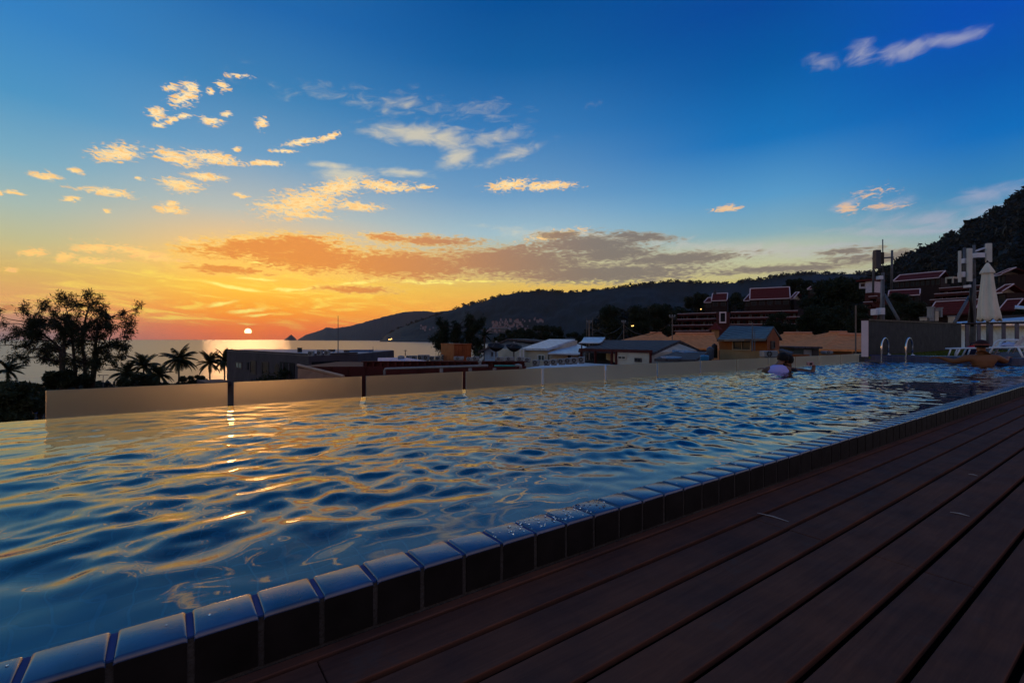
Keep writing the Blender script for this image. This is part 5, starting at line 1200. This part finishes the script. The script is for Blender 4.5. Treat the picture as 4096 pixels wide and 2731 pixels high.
# low shrubs between the buildings and the beach
g = np.random.default_rng(31); n = 420; dd0 = g.uniform(48, 126, n); uu = g.uniform(-1.25, -.60, n)
rr = g.uniform(1.0, 2.6, n); keep = ~((uu > -.62-.0*dd0) & (dd0 < 70))
pp = np.stack([uu*dd0, dd0, np.full(n, LANDZ)+rr*.5], 1)[keep]
canopy('shrub_thicket', pp, rr[keep], HILL, 'dark low thicket between the houses and the beach', 60, 32)
# ================================================================== far end of the pool terrace
FENCE = stripes('grey ribbed cladding', (.036,.036,.045), (.016,.016,.02), .075, 0, .14, .6, .5)
GZ = .088
fn = thing('clad_fence', 'grey ribbed screen wall with a dark brown cap behind the pool ladder', 'fence')
FA, FB = Vector((U(1993)*11.35, 11.35)), Vector((U(2208)*18.5, 18.5)); ft = (FB-FA).normalized(); fnm = Vector((ft.y, -ft.x)); L = (FB-FA).length
ang = math.atan2(ft.y, ft.x); Mf = Matrix.Translation((FA.x, FA.y, 0)) @ Matrix.Rotation(ang, 4, 'Z')
zl, zr_ = P(1993, 733.5, 11.35).z, P(2208, 743, 18.5).z
mb = MB(); mb.hexa([(0,0,GZ),(L,0,GZ),(L,.1,GZ),(0,.1,GZ)], [(0,0,zl-.03),(L,0,zr_-.03),(L,.1,zr_-.03),(0,.1,zl-.03)]); o = mb.build('panel', FENCE, fn)
mb = MB(); mb.hexa([(-.03,-.03,zl-.028),(L+.03,-.03,zr_-.028),(L+.03,.13,zr_-.028),(-.03,.13,zl-.028)], [(-.03,-.03,zl+.01),(L+.03,-.03,zr_+.01),(L+.03,.13,zr_+.01),(-.03,.13,zl+.01)]); mb.build('cap', mat('dark brown rail', (.05,.022,.02), .5), fn)
MB().box(-.04, -.002, -.015, .115, GZ, zl-.03).build('lit_end_edge', TRIM, fn)  # pale strip paints in the sunlit end edge of the wall
fn.location = (FA.x, FA.y, 0); fn.rotation_euler[2] = ang
# railing of broad slats
rl = thing('railing', 'open railing of broad grey slats with a dark handrail behind the loungers', 'railing')
RA, RB = P(2210, 743.3, 18.3), P(2440, 739, 15.6); rd = (RB-RA); RL = rd.length
rmat = mat('plum grey slat', (.15,.14,.17), .5, .2)
tube_(rl, 'handrail', [RA, RB], .035, mat('dark brown rail', (0,0,0)))
for k in range(12):
    p_ = RA+rd*((k+.5)*.37/RL); 
    MB().box(p_.x-.065, p_.x+.065, p_.y+.02, p_.y+.05, GZ, p_.z-.02).build('slat', rmat, rl)
tube_(rl, 'bottom_rail', [RA-Vector((0,0,RA.z-GZ-.06)), RB-Vector((0,0,RB.z-GZ-.06))], .025, rmat)
settle(rl, (RA.x, RA.y, GZ))
# strip of lawn along the fence
GRASS = mat('lawn', (.10,.13,.015), .8, .4, 6)
V = []; gg = np.random.default_rng(8)
def fpt(s_, o): p_ = FA+ft*s_-fnm*(-o); return p_
n = 9000; ss = gg.uniform(.3, L+3.5, n); oo_ = gg.uniform(.02, 1.5, n)
# blades over a soil strip
sgn = 1 if (FA+fnm*1.0).length < (FA-fnm*1.0).length else -1
a_, b_ = FA+fnm*sgn*.02, FB+ft*4+fnm*sgn*.02
part_ = [(a_.x, a_.y), (b_.x, b_.y), (b_.x+fnm.x*sgn*1.6, b_.y+fnm.y*sgn*1.6), (a_.x+ft.x*1.4+fnm.x*sgn*1.0, a_.y+ft.y*1.4+fnm.y*sgn*1.0)]
struct(prism(MB(), part_, GZ-.05, GZ+.012).build('lawn_bed', GRASS))
bx = FA.x+ft.x*ss+fnm.x*sgn*oo_*np.clip(ss/3, .3, 1); by = FA.y+ft.y*ss+fnm.y*sgn*oo_*np.clip(ss/3, .3, 1); h = gg.uniform(.02,.05,n); aa = gg.uniform(0,6.28,n)
B = np.stack([bx, by, np.full(n, GZ+.01)], 1); dx = np.stack([np.cos(aa), np.sin(aa), np.zeros(n)], 1)*.006; tp_ = B+np.stack([gg.normal(size=n)*.01, gg.normal(size=n)*.01, h], 1)
V = np.stack([B-dx, B+dx, tp_], 1).reshape(-1, 3); stuff(arrmesh('grass', V, np.arange(3*n).reshape(-1, 3), GRASS), 'strip of yellow green grass along the grey screen wall', 'grass')
# closed parasol
CLOTH = mat('cream canvas', (.72,.64,.52), .85, .12, 3); um = thing('closed_parasol', 'closed cream parasol standing behind the sun loungers', 'parasol')
d = 14; top, bot = P(2268, 603, d), P(2268, 731, d); H = top.z-bot.z
PXd = lambda n_: PX(n_, d)/1.28
prof = [(PXd(24.5), 0), (PXd(23.5), H*.06), (PXd(20.5), H*.25), (PXd(17), H*.45), (PXd(14), H*.65), (PXd(11.5), H*.83), (PXd(9), H*.89)]
def wob(t, i): return 1+(.16*math.cos(7*t+.4)+.08*math.sin(4*t+i*.35))*(1-.05*i)
n = 56; mb = MB()
for i, (r, z) in enumerate(prof):
    for k in range(n):
        t = 2*math.pi*k/n; q = r*wob(t, i); zz = z-(.10*abs(math.cos(4*t+.2))*(1 if i == 0 else .3 if i == 1 else 0)); mb.v.append((bot.x+q*math.cos(t)+(.03 if i < 2 else 0), bot.y+q*math.sin(t), bot.z+zz))
for i in range(len(prof)-1):
    for k in range(n): mb.f.append((i*n+k, i*n+(k+1)%n, (i+1)*n+(k+1)%n, (i+1)*n+k))
o = mb.build('canopy', CLOTH, um, True); sd_ = o.modifiers.new('thick', 'SOLIDIFY'); sd_.thickness = .006
MB().lathe([(PXd(15.5), H*.80), (PXd(15), H*.83), (PXd(9), H*.91), (PXd(3.5), H*.985), (PXd(.8), H*1.0)], 40, bot, lambda t, i: 1+.13*math.cos(7*t+1)*(1 if i < 3 else 0)).build('top_flounce', CLOTH, um, True)
MB().tube([(bot.x, bot.y, GZ), (bot.x, bot.y, bot.z+.25)], .03, 10).build('pole', STEEL, um, True); MB().lathe([(.26,0),(.26,.05),(.05,.09),(.04,.25)], 20, (bot.x, bot.y, GZ)).build('base', STEEL, um, True)
MB().lathe([(.028,0),(.02,.05),(.004,.07)], 10, top).build('finial', DKROOF, um, True)
settle(um, (bot.x, bot.y, GZ))
# sun loungers: white plastic frames seen from the side
AX, CX = Vector((math.cos(YAW), -math.sin(YAW), 0)), Vector((math.sin(YAW), math.cos(YAW), 0))   # along and across the kerb
LA = Vector((U(2171)*11.4, 11.4, 0))
def LQ(x, y, o=0, A=LA):
    """point of the lounger's near side seen at column x, height from row y, moved o metres across"""
    u = U(x); k = (u*A.y-A.x)/(AX.x-u*AX.y); p = A+AX*k; p.z = CAMZ-(y*S-HZ)/F*p.y; return p+CX*o
def lounger(label, off, dz=0):
    t_ = thing('sun_lounger', label, 'sun lounger', (0,0,0), 0, 'white plastic sun loungers by the end of the pool'); dep = .56
    def Q(x, y, o=0): return LQ(x, y, o)+Vector(off)
    def ft(v): return Vector((v.x, v.y, GZ))
    for o in (0, dep):
        MB().tube([Q(2171, 800.6, o), Q(2200, 800.2, o), Q(2260, 799, o), Q(2330, 797.5, o), Q(2362, 797, o)], .019, 8).build('side_rail', WHITEPL, t_, True)
        MB().tube([Q(2184, 801, o), ft(Q(2177.5, 817, o))], .017, 8).build('leg', WHITEPL, t_, True)
        MB().tube([Q(2205, 801, o), ft(Q(2195, 818, o))], .017, 8).build('leg', WHITEPL, t_, True)
        MB().tube([Q(2338, 797, o), ft(Q(2350, 822, o))], .02, 8).build('leg', WHITEPL, t_, True)
        MB().tube([Q(2272, 813, o), Q(2281, 797, o), Q(2287, 786, o), Q(2295, 781.5, o), Q(2315, 780.5, o), Q(2340, 781.5, o)], .020, 8).build('armrest', WHITEPL, t_, True)
    for x in (2173, 2207): MB().tube([Q(x, 800.8, 0), Q(x, 800.8, dep)], .017, 8).build('cross_bar', WHITEPL, t_, True)
    for k in range(12):
        q = Q(2212+k*10.4, 800-.18*k, .03); e = AX*.075; v = CX*(dep-.06); h = Vector((0,0,.02))
        MB().hexa([q, q+e, q+e+v, q+v], [q+h, q+e+h, q+e+v+h, q+v+h]).build('slat', WHITEPL, t_)
    b0, b1 = Q(2330, 795, .02), Q(2372, 754, .02); w_ = CX*(dep-.04); th = Vector((-.03,.0,.012))
    MB().hexa([b0, b1, b1+w_, b0+w_], [b0+th, b1+th, b1+w_+th, b0+w_+th]).build('backrest', WHITEPL, t_)
    for k in range(5):
        q = b0.lerp(b1, .15+.17*k)+th; MB().tube([q, q+w_], .010, 6).build('back_slat', mat('bluish plastic', (.45,.52,.62), .4), t_)
    lg = Q(2171, 822); settle(t_, (lg.x, lg.y, GZ)); return t_
lounger('white plastic sun lounger right at the pool kerb with a towel', (0,0,0))
lounger('white plastic sun lounger standing behind the towel covered one', tuple(CX*1.15+AX*.12+Vector((0,0,.0))))
# towel and bag
g = np.random.default_rng(3); c0 = P(2284, 797, 11.5); c1 = P(2330, 790, 11.5)
nx_, ny_ = 26, 16; V = []
for i in range(nx_):
    for j in range(ny_):
        u_, v_ = i/(nx_-1), j/(ny_-1); qv = LQ(2290+44*u_, 799, .05+.42*v_); x, y = qv.x, qv.y; z = qv.z+.03+.10*math.sin(math.pi*u_)**.5*math.sin(math.pi*v_)**.5*(.6+1.2*u_*(1-u_))+.05*vnoise(u_*4+1, v_*4)+.03*vnoise(u_*11, v_*9)
        V.append((x, y, float(z)))
Fq = [(i*ny_+j, (i+1)*ny_+j, (i+1)*ny_+j+1, i*ny_+j+1) for i in range(nx_-1) for j in range(ny_-1)]
tw = arrmesh('towel', V, Fq, mat('lilac white towel', (.55,.56,.78), .95, .1, 9, bump=.4, bscale=120), smooth=True); tw.modifiers.new('thick', 'SOLIDIFY').thickness = .02
tag(tw, 'crumpled lilac white towel lying on the near sun lounger', 'towel')
bg = thing('beach_bag', 'dark blue bag with a red flap between the loungers beside the man', 'bag'); c = P(2236, 815, 12.2)
MB().lathe([(.13,0),(.17,.05),(.165,.16),(.12,.22)], 16, (c.x, 12.2, GZ+.0), lambda t, i: 1+.12*math.cos(2*t)+.04*math.sin(5*t)).build('body', mat('navy cloth', (.02,.02,.05), .9, bump=.5, bscale=30), bg, True)
MB().lathe([(.125,.19),(.13,.215),(.08,.25),(.01,.262)], 16, (c.x, 12.2, GZ), lambda t, i: 1+.12*math.cos(2*t)).build('flap', mat('red cloth', (.6,.02,.015), .8), bg, True)
MB().tube([(c.x-.1,12.2,GZ+.2),(c.x-.06,12.2,GZ+.32),(c.x+.06,12.2,GZ+.32),(c.x+.1,12.2,GZ+.2)], .012, 6).build('handle', mat('navy cloth', (0,0,0)), bg, True)
settle(bg, (c.x, 12.2, GZ))

# ================================================================== people
def body(name, joints, edges, m, loc, rz, label, root=0):
    """joints: name -> (x,y,z,r) ; one continuous skinned figure"""
    ks = list(joints); me = bpy.data.meshes.new(name)
    me.from_pydata([joints[k][:3] for k in ks], [(ks.index(a), ks.index(b)) for a, b in edges], [])
    o = bpy.data.objects.new(name, me); COL.objects.link(o); me.materials.append(m)
    sk = o.modifiers.new('skin', 'SKIN'); sk.use_smooth_shade = True; sk.branch_smoothing = .6
    for i, k in enumerate(ks):
        r = joints[k][3]; r = r if isinstance(r, tuple) else (r, r); me.skin_vertices[0].data[i].radius = r; me.skin_vertices[0].data[i].use_root = (k == 'pelvis')
    ss_ = o.modifiers.new('sub', 'SUBSURF'); ss_.levels = 2; ss_.render_levels = 2
    o.location = loc; o.rotation_euler[2] = rz; tag(o, label, 'person'); return o
def hand(J, E, wrist, side, tag_, d, up, thumb):
    """palm and five separate fingers grown from the wrist along d"""
    w = Vector(J[wrist][:3]); d = Vector(d).normalized(); up = Vector(up); lat = d.cross(up).normalized(); up = lat.cross(d).normalized()
    J[tag_+'palm'] = (*(w+d*.045), (.034,.017)); E.append((wrist, tag_+'palm'))
    for i, (off, ln) in enumerate(((-.030,.068),(-.010,.078),(.011,.073),(.030,.058))):
        k = w+d*.085+lat*off; a, b, c = tag_+'k%d'%i, tag_+'m%d'%i, tag_+'t%d'%i
        J[a] = (*k, .0105); J[b] = (*(k+d*ln*.5+up*-.008), .009); J[c] = (*(k+d*ln*.9-up*.03), .0075); E += [(tag_+'palm', a), (a, b), (b, c)]
    t0 = w+d*.03+lat*thumb*.035; J[tag_+'h0'] = (*t0, .012); J[tag_+'h1'] = (*(t0+d*.035+lat*thumb*.025), .0095); J[tag_+'h2'] = (*(t0+d*.06+lat*thumb*.032), .008); E += [(tag_+'palm', tag_+'h0'), (tag_+'h0', tag_+'h1'), (tag_+'h1', tag_+'h2')]
SKIN = mat('tanned skin', (.20,.075,.028), .5, .2, 6); SKIN2 = mat('brown skin', (.20,.10,.06), .5, .2, 6)
HAIR = mat('black hair', (.010,.008,.008), .7, .3, 40, bump=.4, bscale=200, spec=.15)
SWIM = mat('dark swim shorts', (.015,.02,.05), .8)
# man resting at the far kerb, seen from behind; local -Y faces the camera, head at z = .44 above the water datum
J = {'pelvis':(0,0,-.42,(.15,.11)),'waist':(0,-.01,-.22,(.135,.10)),'chest':(0,.0,.0,(.19,.13)),'upper':(0,.02,.12,(.17,.11)),'neckb':(0,.03,.20,.07),'neck':(0,.035,.245,.058),'skull0':(0,.045,.30,(.07,.082)),'skull1':(0,.05,.355,(.079,.095)),'crown':(0,.045,.405,(.058,.07)),
 'nose':(0,.15,.335,.012),'chin':(0,.115,.275,.026),'earL':(-.083,.045,.34,.014),'earR':(.083,.045,.34,.014),
 'shL':(-.19,.01,.14,.078),'shR':(.19,.01,.14,.078),'elL':(-.37,.09,.045,.050),'wrL':(-.52,.22,.125,.034),'elR':(.38,.12,.06,.050),'wrR':(.50,.29,.14,.034),
 'hipL':(-.10,0,-.50,.085),'hipR':(.10,0,-.50,.085),'knL':(-.12,.14,-.88,.058),'knR':(.12,.12,-.88,.058),'anL':(-.12,.02,-1.18,.038),'anR':(.12,.0,-1.18,.038),'ftL':(-.13,.16,-1.21,.032),'ftR':(.13,.14,-1.21,.032)}
E_ = [('pelvis','waist'),('waist','chest'),('chest','upper'),('upper','neckb'),('neckb','neck'),('neck','skull0'),('skull0','skull1'),('skull1','crown'),('skull1','nose'),('skull0','chin'),('skull1','earL'),('skull1','earR'),('upper','shL'),('upper','shR'),('shL','elL'),('elL','wrL'),('shR','elR'),('elR','wrR'),
 ('pelvis','hipL'),('pelvis','hipR'),('hipL','knL'),('hipR','knR'),('knL','anL'),('knR','anR'),('anL','ftL'),('anR','ftR')]
hand(J, E_, 'wrL', -1, 'l', (-.75,.5,-.05), (0,0,1), 1); hand(J, E_, 'wrR', 1, 'r', (.7,.6,-.1), (0,0,1), -1)
pm = P(2258, 850, 9.35)
man = body('person', J, E_, SKIN, (pm.x, pm.y, .0), -.30, 'bare backed man in a dark cap in the pool, arms on the far kerb'); man.scale = (1.1,1.1,1.08)
def hairshell(parent, c, r, cut, m=HAIR, name='hair', face=1):
    mb = MB(); n, k = 22, 12
    for i in range(k+1):
        ph = math.pi*i/k*cut
        for j in range(n):
            t = 2*math.pi*j/n; rr = math.sin(ph)*(1+.02*math.sin(9*t)); mb.v.append((c[0]+r[0]*rr*math.cos(t), c[1]+r[1]*rr*math.sin(t), c[2]+r[2]*math.cos(ph)))
    for i in range(k):
        for j in range(n): mb.f.append((i*n+j, i*n+(j+1)%n, (i+1)*n+(j+1)%n, (i+1)*n+j))
    return mb.build(name, m, parent, True)
hairshell(man, (0,.035,.345), (.089,.103,.105), .60)
CAP = mat('black red cap cloth', (.03,.010,.012), .8)
cp2 = hairshell(man, (0,.045,.368), (.095,.112,.09), .50, CAP, 'cap')
MB().lathe([(.0955,-.004),(.0965,.006),(.0955,.014)], 24, (0,.045,.362), lambda t, i: 1+.17*abs(math.sin(t))).build('cap_band', mat('reddish band', (.35,.10,.07), .7), man, True)
# shorts
MB().lathe([(.16,-.62),(.175,-.5),(.165,-.36),(.145,-.30)], 18, (0,0,0), lambda t, i: 1-.2*abs(math.sin(t))).build('shorts', SWIM, man, True)
for s_ in (-1, 1): MB().lathe([(.007,-.004),(.010,0),(.007,.004)], 8, (s_*.03,.142,.352)).build('eye', DARK, man)
# couple by the glass: one in a pale lilac shirt seen from behind, one with dark hair and raised forearm
sx_ = .86
J2 = {'pelvis':(0,0,-.45,(.14,.11)),'waist':(0,0,-.27,(.12,.10)),'chest':(0,-.01,-.08,(.145,.115)),'upper':(0,.02,.03,(.125,.09)),'neckb':(.03,.05,.09,.06),'neck':(.05,.065,.115,.05),'skull0':(.085,.09,.16,(.066,.075)),'skull1':(.11,.105,.205,(.074,.088)),'crown':(.12,.10,.25,(.05,.06)),
 'nose':(.14,.20,.18,.011),'chin':(.10,.16,.125,.022),'earL':(.035,.10,.195,.013),'earR':(.185,.11,.195,.013),
 'shL':(-.15,.02,.03,.052),'shR':(.16,.04,.035,.052),'elL':(-.20,.20,-.10,.038),'wrL':(-.02,.34,-.06,.025),'elR':(.26,.24,-.06,.038),'wrR':(.18,.40,.0,.025),
 'hipL':(-.09,0,-.52,.085),'hipR':(.09,0,-.52,.085),'knL':(-.11,.30,-.78,.055),'knR':(.11,.30,-.78,.055),'anL':(-.11,.16,-1.17,.036),'anR':(.11,.16,-1.17,.036),'ftL':(-.12,.30,-1.21,.03),'ftR':(.12,.30,-1.21,.03)}
E2 = list(E_[:26])
hand(J2, E2, 'wrL', -1, 'l', (.8,.3,.1), (0,0,1), 1); hand(J2, E2, 'wrR', 1, 'r', (-.3,.8,.1), (0,0,1), -1)
p1 = P(1787, 852, 7.6)
w1_ = body('person', J2, E2, SKIN2, (p1.x, p1.y, 0), -.15, 'swimmer in a pale lilac shirt seen from behind, head bowed to a companion')
hairshell(w1_, (.112,.098,.205), (.086,.10,.09), .66)
SHIRT = mat('pale lilac swim shirt', (.42,.38,.78), .7, .15, 4)
MB().lathe([(.148,-.34),(.155,-.2),(.166,-.08),(.160,.01),(.12,.07),(.07,.095)], 26, (0,.0,0), lambda t, i: 1-.22*abs(math.sin(t))).build('shirt', SHIRT, w1_, True)
MB().lathe([(.15,-.62),(.17,-.5),(.15,-.345)], 18, (0,0,0), lambda t, i: 1-.18*abs(math.sin(t))).build('shorts', SWIM, w1_, True)
for s_ in (-1, 1): MB().lathe([(.006,-.004),(.009,0),(.006,.004)], 8, (.128+s_*.026,.19,.198)).build('eye', DARK, w1_)
J3 = {'pelvis':(0,0,-.45,(.13,.11)),'waist':(0,0,-.27,(.11,.09)),'chest':(0,0,-.09,(.13,.10)),'upper':(0,0,.0,(.115,.085)),'neckb':(-.02,-.01,.055,.055),'neck':(-.035,-.015,.085,.047),'skull0':(-.05,-.02,.13,(.064,.073)),'skull1':(-.055,-.02,.175,(.072,.084)),'crown':(-.05,-.015,.22,(.05,.058)),
 'nose':(-.10,-.10,.155,.011),'chin':(-.08,-.07,.10,.02),'earL':(-.125,.0,.165,.012),'earR':(.018,-.04,.165,.012),
 'shL':(-.14,-.02,.0,.048),'shR':(.14,.0,.0,.048),'elL':(-.28,-.14,-.04,.036),'wrL':(-.38,-.02,.02,.024),'elR':(.27,-.14,-.03,.040),'wrR':(.33,-.10,.075,.028),
 'hipL':(-.09,0,-.52,.082),'hipR':(.09,0,-.52,.082),'knL':(-.11,-.28,-.78,.052),'knR':(.11,-.28,-.78,.052),'anL':(-.11,-.14,-1.17,.034),'anR':(.11,-.14,-1.17,.034),'ftL':(-.12,-.28,-1.21,.03),'ftR':(.12,-.28,-1.21,.03)}
E3 = list(E_[:26]); hand(J3, E3, 'wrL', -1, 'l', (-.8,.3,.1), (0,0,1), 1); hand(J3, E3, 'wrR', 1, 'r', (-.75,-.35,.25), (0,-.3,1), 1)
p2_ = P(1815, 850, 7.75)
w2_ = body('person', J3, E3, SKIN2, (p2_.x, p2_.y, 0), 0, 'dark haired swimmer in black raising a forearm, close to the lilac shirt')
hairshell(w2_, (-.05,-.008,.175), (.088,.098,.092), .72)
MB().lathe([(.075,-.17),(.085,-.05),(.078,.06),(.06,.1)], 16, (-.04,.055,.07), lambda t, i: 1+.06*math.sin(6*t)).build('long_hair', HAIR, w2_, True)
MB().lathe([(.132,-.34),(.135,-.2),(.142,-.09),(.13,-.02),(.09,.035)], 24, (0,0,0), lambda t, i: 1-.2*abs(math.sin(t))).build('top', mat('black swim top', (.012,.012,.016), .7), w2_, True)
for s_ in (-1, 1): MB().lathe([(.006,-.004),(.009,0),(.006,.004)], 8, (-.088+s_*.024,-.092+s_*.012,.178)).build('eye', DARK, w2_)
cm = thing('small_camera', 'small pinkish waterproof camera held up by the dark haired swimmer', 'camera'); c = Vector((p2_.x+.215, p2_.y-.17, .115))
MB().cbox(c.x-.045, c.x+.045, c.y-.02, c.y+.02, c.z-.03, c.z+.03, .006).build('body', mat('pinkish plastic', (.45,.25,.24), .4), cm); MB().lathe([(.018,0),(.018,.012),(.012,.014)], 14, (0,0,0)).build('lens', DARK, cm)
cm.children[1].rotation_euler[0] = R_(90); cm.children[1].location = (c.x, c.y-.02, c.z); settle(cm, c)
# the evening air
hm = bpy.data.materials.new('evening haze'); hm.use_nodes = True; t = NT(hm.node_tree); t.n.clear()
pv_ = t.new('ShaderNodeVolumePrincipled'); pv_.inputs['Color'].default_value = (.95,.80,.74,1); pv_.inputs['Density'].default_value = 2.6e-5; pv_.inputs['Anisotropy'].default_value = .35
o_ = t.new('ShaderNodeOutputMaterial'); t.l.new(pv_.outputs[0], o_.inputs['Volume'])
hz = MB().box(-17000, 5200, -1000, 15500, LANDZ-30, 470).build('haze', hm); stuff(hz, 'thin warm evening haze over the bay', 'haze')
